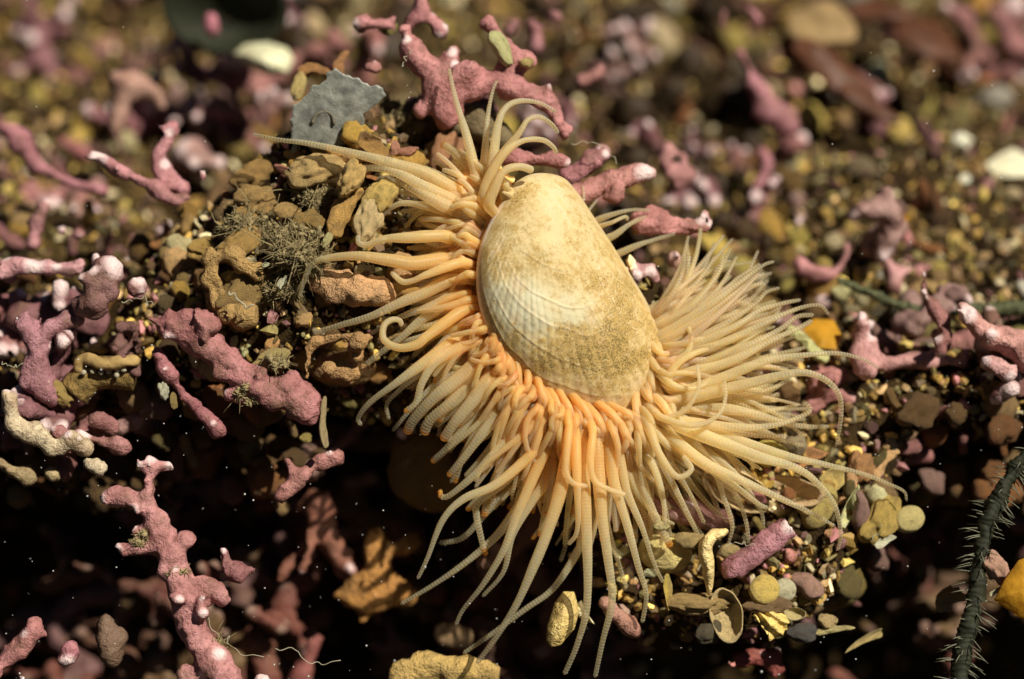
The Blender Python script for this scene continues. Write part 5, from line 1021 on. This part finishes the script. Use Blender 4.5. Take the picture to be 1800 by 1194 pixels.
scatter(230, (290, 130, 880, 640), ['nodule', 'nodule', 'rod', 'rod', 'pebble'], ['ochre', 'tan', 'brown', 'tan', 'ochre', 'cream', 'rusty', 'yellow'], 10, 34, 'in the mound', -.1, 3, mound)
scatter(75, (1000, 760, 1640, 1194), ['pebble', 'cup', 'flake', 'nodule', 'rod'], ['ochre', 'tan', 'cream', 'cream', 'yellow', 'pale pink'], 10, 40, 'in the shell hash', .1, 3)
scatter(40, (1380, 980, 1800, 1194), ['pebble', 'flake', 'flake'], ['brown', 'olive', 'ochre'], 10, 26, 'in the dim rubble', .2, 3)
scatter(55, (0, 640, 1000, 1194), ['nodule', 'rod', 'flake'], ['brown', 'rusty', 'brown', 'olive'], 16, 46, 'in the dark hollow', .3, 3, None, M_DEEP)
scatter(40, (1100, 620, 1800, 900), ['nodule', 'rod', 'pebble'], ['brown', 'tan', 'rusty', 'pink'], 12, 34, 'on the ledge', .2, 3)
scatter(30, (0, 420, 300, 700), ['nodule', 'rod', 'pebble'], ['brown', 'tan', 'rusty', 'pink', 'pale pink'], 12, 30, 'on the near bed', .2, 3)
scatter(60, (900, 20, 1340, 430), ['flake', 'rod', 'nodule'], ['seaweed'], 26, 60, 'on the far bed', .3, 3, lambda x, y: depth(x, y) < -1.5, M_SHADE)  # added dark scraps stand in for shade behind the clam
scatter(14, (490, -10, 700, 130), ['flake', 'flake', 'nodule'], ['seaweed'], 36, 80, 'on the far bed', .3, 3, lambda x, y: depth(x, y) < -1.5, M_SHADE)
scatter(26, (1250, 40, 1700, 200), ['flake', 'flake'], ['seaweed'], 30, 70, 'on the far bed', .3, 3, lambda x, y: depth(x, y) < -1.5, M_RED)
# branching maerl, grown at random: a dozen twigs, then copies turned and tinted
def grow_twig(seed):
    r = np.random.default_rng(seed); mb = MB(); ends = []
    def seg(p, d, rad, lev):
        n = r.integers(2, 4) if lev == 0 else r.integers(1, 3); pts = [p]
        for _ in range(n): d = d+r.normal(size=3)*.28; d /= np.linalg.norm(d); pts.append(pts[-1]+d*r.uniform(.22, .36)*(1-.12*lev))
        c, L = spline(np.array(pts), 14); t = np.linspace(0, 1, 14); rr = rad*(1-.22*t)*(1+.2*vnoise(np.stack([t*L*4+seed, 0*t, 0*t+lev], 1), seed))
        V, Q, T = tube(c, round_ends(c, rr, True, True), 8); mb.add(V, Q, T)
        kids = 0
        if lev < 3:
            for q in pts[1:]:
                if r.random() < (.8 if q is pts[-1] else .5):
                    for _ in range(2 if q is pts[-1] else 1):
                        a = r.normal(size=3); a -= d*np.dot(a, d); a /= np.linalg.norm(a); e = d*r.uniform(.3, .8)+a; e /= np.linalg.norm(e); seg(q, e, rad*.84, lev+1 if r.random() < .7 else 3); kids += q is pts[-1]
        if not kids: ends.append(c[-1])
    seg(np.zeros(3), np.array([0, 0, 1.]), .145, 0)
    V, Fs = fuse(mb, .042); Nn = vnormals(V, Fs); V = V+Nn*(fbm(V, 5, 3, seed)*.04+fbm(V, 13, 2, seed+5)*.016)[:, None]; Nn = vnormals(V, Fs)
    tv = np.zeros(len(V)); own = np.full(len(V), -1); ends = ends[:9]
    for k, q in enumerate(ends):
        q = V[np.argmin(np.linalg.norm(V-q, axis=1))]; d = np.linalg.norm(V-q, axis=1); f = np.clip(1.25-d/(.125*r.uniform(.7, 1.3)), 0, 1); own = np.where((f > .45) & (f > tv), k, own); tv = np.maximum(tv, f)
    out = []
    bv, bf, bn, us = sub_mesh(V, Fs, Nn, lambda F: ~(own[F] >= 0).all(1)); out.append(('branch', mk_mesh('branch', bv, bf, M_MAERL, dict(tip=tv[us]), normals=bn)))
    for k in range(len(ends)):
        bv, bf, bn, us = sub_mesh(V, Fs, Nn, lambda F: (own[F] == k).all(1))
        if len(bf): out.append(('tip', mk_mesh('tip', bv, bf, M_MAERL, dict(tip=tv[us]), normals=bn)))
    return out
GROWN = [grow_twig(900+i) for i in range(12)]
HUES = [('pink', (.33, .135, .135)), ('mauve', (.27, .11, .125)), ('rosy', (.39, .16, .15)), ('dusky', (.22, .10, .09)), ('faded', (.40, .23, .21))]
DIMH = [('brown', (.14, .06, .035)), ('dull red', (.17, .05, .035)), ('umber', (.13, .075, .03)), ('dim mauve', (.17, .08, .08))]  # dark hues put the shade of the hollow into the twig colour
def bush(pos, sc, rot, hue, label, group):
    e = empty('maerl_twig', pos); e.rotation_euler = rot; e.scale = (sc,)*3; tag(e, label, 'coralline alga', group); g = random.uniform(.55, .95)
    for nm, me in random.choice(GROWN):
        o = link(nm, me, e, (0, 0, 0), tuple(np.array(hue)*g))
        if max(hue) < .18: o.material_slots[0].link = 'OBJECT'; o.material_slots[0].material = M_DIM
def bushes(n, box, s0, s1, group, cond=None, w=None, kind='branching twig', lean=.9):
    cnt = 0
    for _ in range(n*14):
        if cnt >= n: break
        px, py = random.uniform(box[0], box[2]), random.uniform(box[1], box[3])
        if cond and not cond(px, py): continue
        if w is None:
            h = hit(px, py)
            if h is None: continue
            pos = h[0]-h[1]*.08
        else: pos = P(px, py, random.uniform(*w))
        hn, hc = random.choice(HUES if kind not in ('shadowed twig', 'dim twig') else DIMH); sc = random.uniform(s0, s1)
        lb = f'{"tiny" if sc < s0+.25*(s1-s0) else "large" if sc > s0+.7*(s1-s0) else "medium"} {hn} {kind} {near_mark(px, py)}'
        if lb in USED: continue
        USED.add(lb); cnt += 1; bush(pos, sc, Euler((random.gauss(0, lean), random.gauss(0, lean), random.uniform(0, 6.28))), hc, lb, group)
fr = lambda x, y: depth(x, y) < -.9
bushes(27, (-20, -10, 640, 600), .6, 1.15, 'pink maerl twigs on the bed left of the mound', fr)
bushes(15, (1000, -20, 1820, 640), .6, 1.2, 'pink maerl twigs on the bed beyond the clam', fr)
bushes(6, (700, -10, 1000, 200), .5, .85, 'pink maerl twigs at the back of the mound', lambda x, y: -2.5 < depth(x, y) < -.5, None, 'twig', .6)
bushes(9, (900, 100, 1330, 420), .5, .9, 'pink maerl twigs behind the clam', fr)
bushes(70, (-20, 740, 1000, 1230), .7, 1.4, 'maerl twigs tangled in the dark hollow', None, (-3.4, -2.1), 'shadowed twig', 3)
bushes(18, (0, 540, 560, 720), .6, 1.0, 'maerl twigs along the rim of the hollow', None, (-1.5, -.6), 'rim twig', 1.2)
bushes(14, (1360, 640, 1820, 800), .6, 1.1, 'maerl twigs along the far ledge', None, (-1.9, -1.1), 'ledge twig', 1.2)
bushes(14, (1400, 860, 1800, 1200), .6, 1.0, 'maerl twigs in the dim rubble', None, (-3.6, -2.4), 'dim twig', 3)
# knobs and twigs hanging along the lip of the ledge
def fringe(n, x0, x1):
    cnt = 0
    for _ in range(n*8):
        if cnt >= n: break
        x = random.uniform(x0, x1); yl, zl = lerpx(x, LIP); pos = np.array([x, yl+random.uniform(-.3, .5), zl+random.uniform(-1.3, .15)])
        v = np.dot(pos, UPV); w = np.dot(pos, VIEW); k = DIST/(DIST-w); px, py = 900+x*k*180, 597-v*k*180
        cn = random.choice(['brown', 'pink', 'brown', 'rusty', 'tan', 'pale pink', 'olive']); kd = random.choice(['nodule', 'rod', 'nodule', 'rod', 'pebble']); s = random.uniform(16, 44)*PX
        lb = f'{random.choice(["shaded", "drooping", "half-lit", "silted", "crusted"])} {cn} {"knob" if kd == "nodule" else "stick" if kd == "rod" else "stone"} {near_mark(px, py)}'
        if lb in USED or (560 < px < 1250): continue
        USED.add(lb); cnt += 1
        piece(kd, random.randrange(14), pos, s, Euler((random.uniform(0, 6.28), random.uniform(0, 6.28), random.uniform(0, 6.28))), tuple(np.array(CD[cn])*random.uniform(.5, .85)), lb, 'knobs along the lip of the ledge', 3)
fringe(95, -5.3, .3); fringe(50, 3.1, 5.6)
# finer gravel: nobody could count it
mb = MB(); r = np.random.default_rng(12); cc = []; pal = np.array([CD[k] for k in ('ochre', 'yellow', 'tan', 'brown', 'cream', 'olive', 'pink', 'ochre')])
lib = []
for k in range(6): 
    V, F = ico(1); V = V*r.uniform(.45, 1.4, 3); V = V*(1+.45*fbm(V, 1.5, 2, k)[:, None]); lib.append((V, F))
for _ in range(15000):
    px, py = r.uniform(-60, 1860), r.uniform(-60, 1250)
    h = hit(px, py)
    if h is None or h[0][2] < -2.9: continue
    pos, nn = h; V, F = lib[r.integers(6)]; s = (3.5+11*r.random()**1.6)*PX; bright = r.choice([.35, .8, 1.0, 1.9], p=[.3, .3, .28, .12])  # darkest and brightest steps put shadow contrast and sparkle into grain colour
    mb.add(pos+nn*s*.3+(V@rotm(*r.uniform(0, 6, 3)).T)*s, F); cc.append(np.tile(pal[r.integers(len(pal))]*r.uniform(.6, 1.25)*bright, (len(V), 1)))
V, F = mb.arrays()
m, nt, bs = nodes_mat('fine_gravel'); a_ = attr(nt, 'col'); v_ = coords(nt, False); n_ = noise(nt, v_, 18, 3, .7)
nt.links.new(mix(nt, ramp(nt, n_, [(.45, (0, 0, 0)), (.75, (.7, .7, .7))]), a_.outputs['Color'], (.08, .055, .022)), bs.inputs['Base Color']); bs.inputs['Roughness'].default_value = .7; bump(nt, n_, bs, .02, .5)
tag(link('fine_gravel', mk_mesh('fine_gravel', V, F, m, dict(col=np.vstack(cc)), False)), 'fine ochre shell gravel strewn over the bed', kind='stuff')
bpy.data.objects.remove(_tmpo)
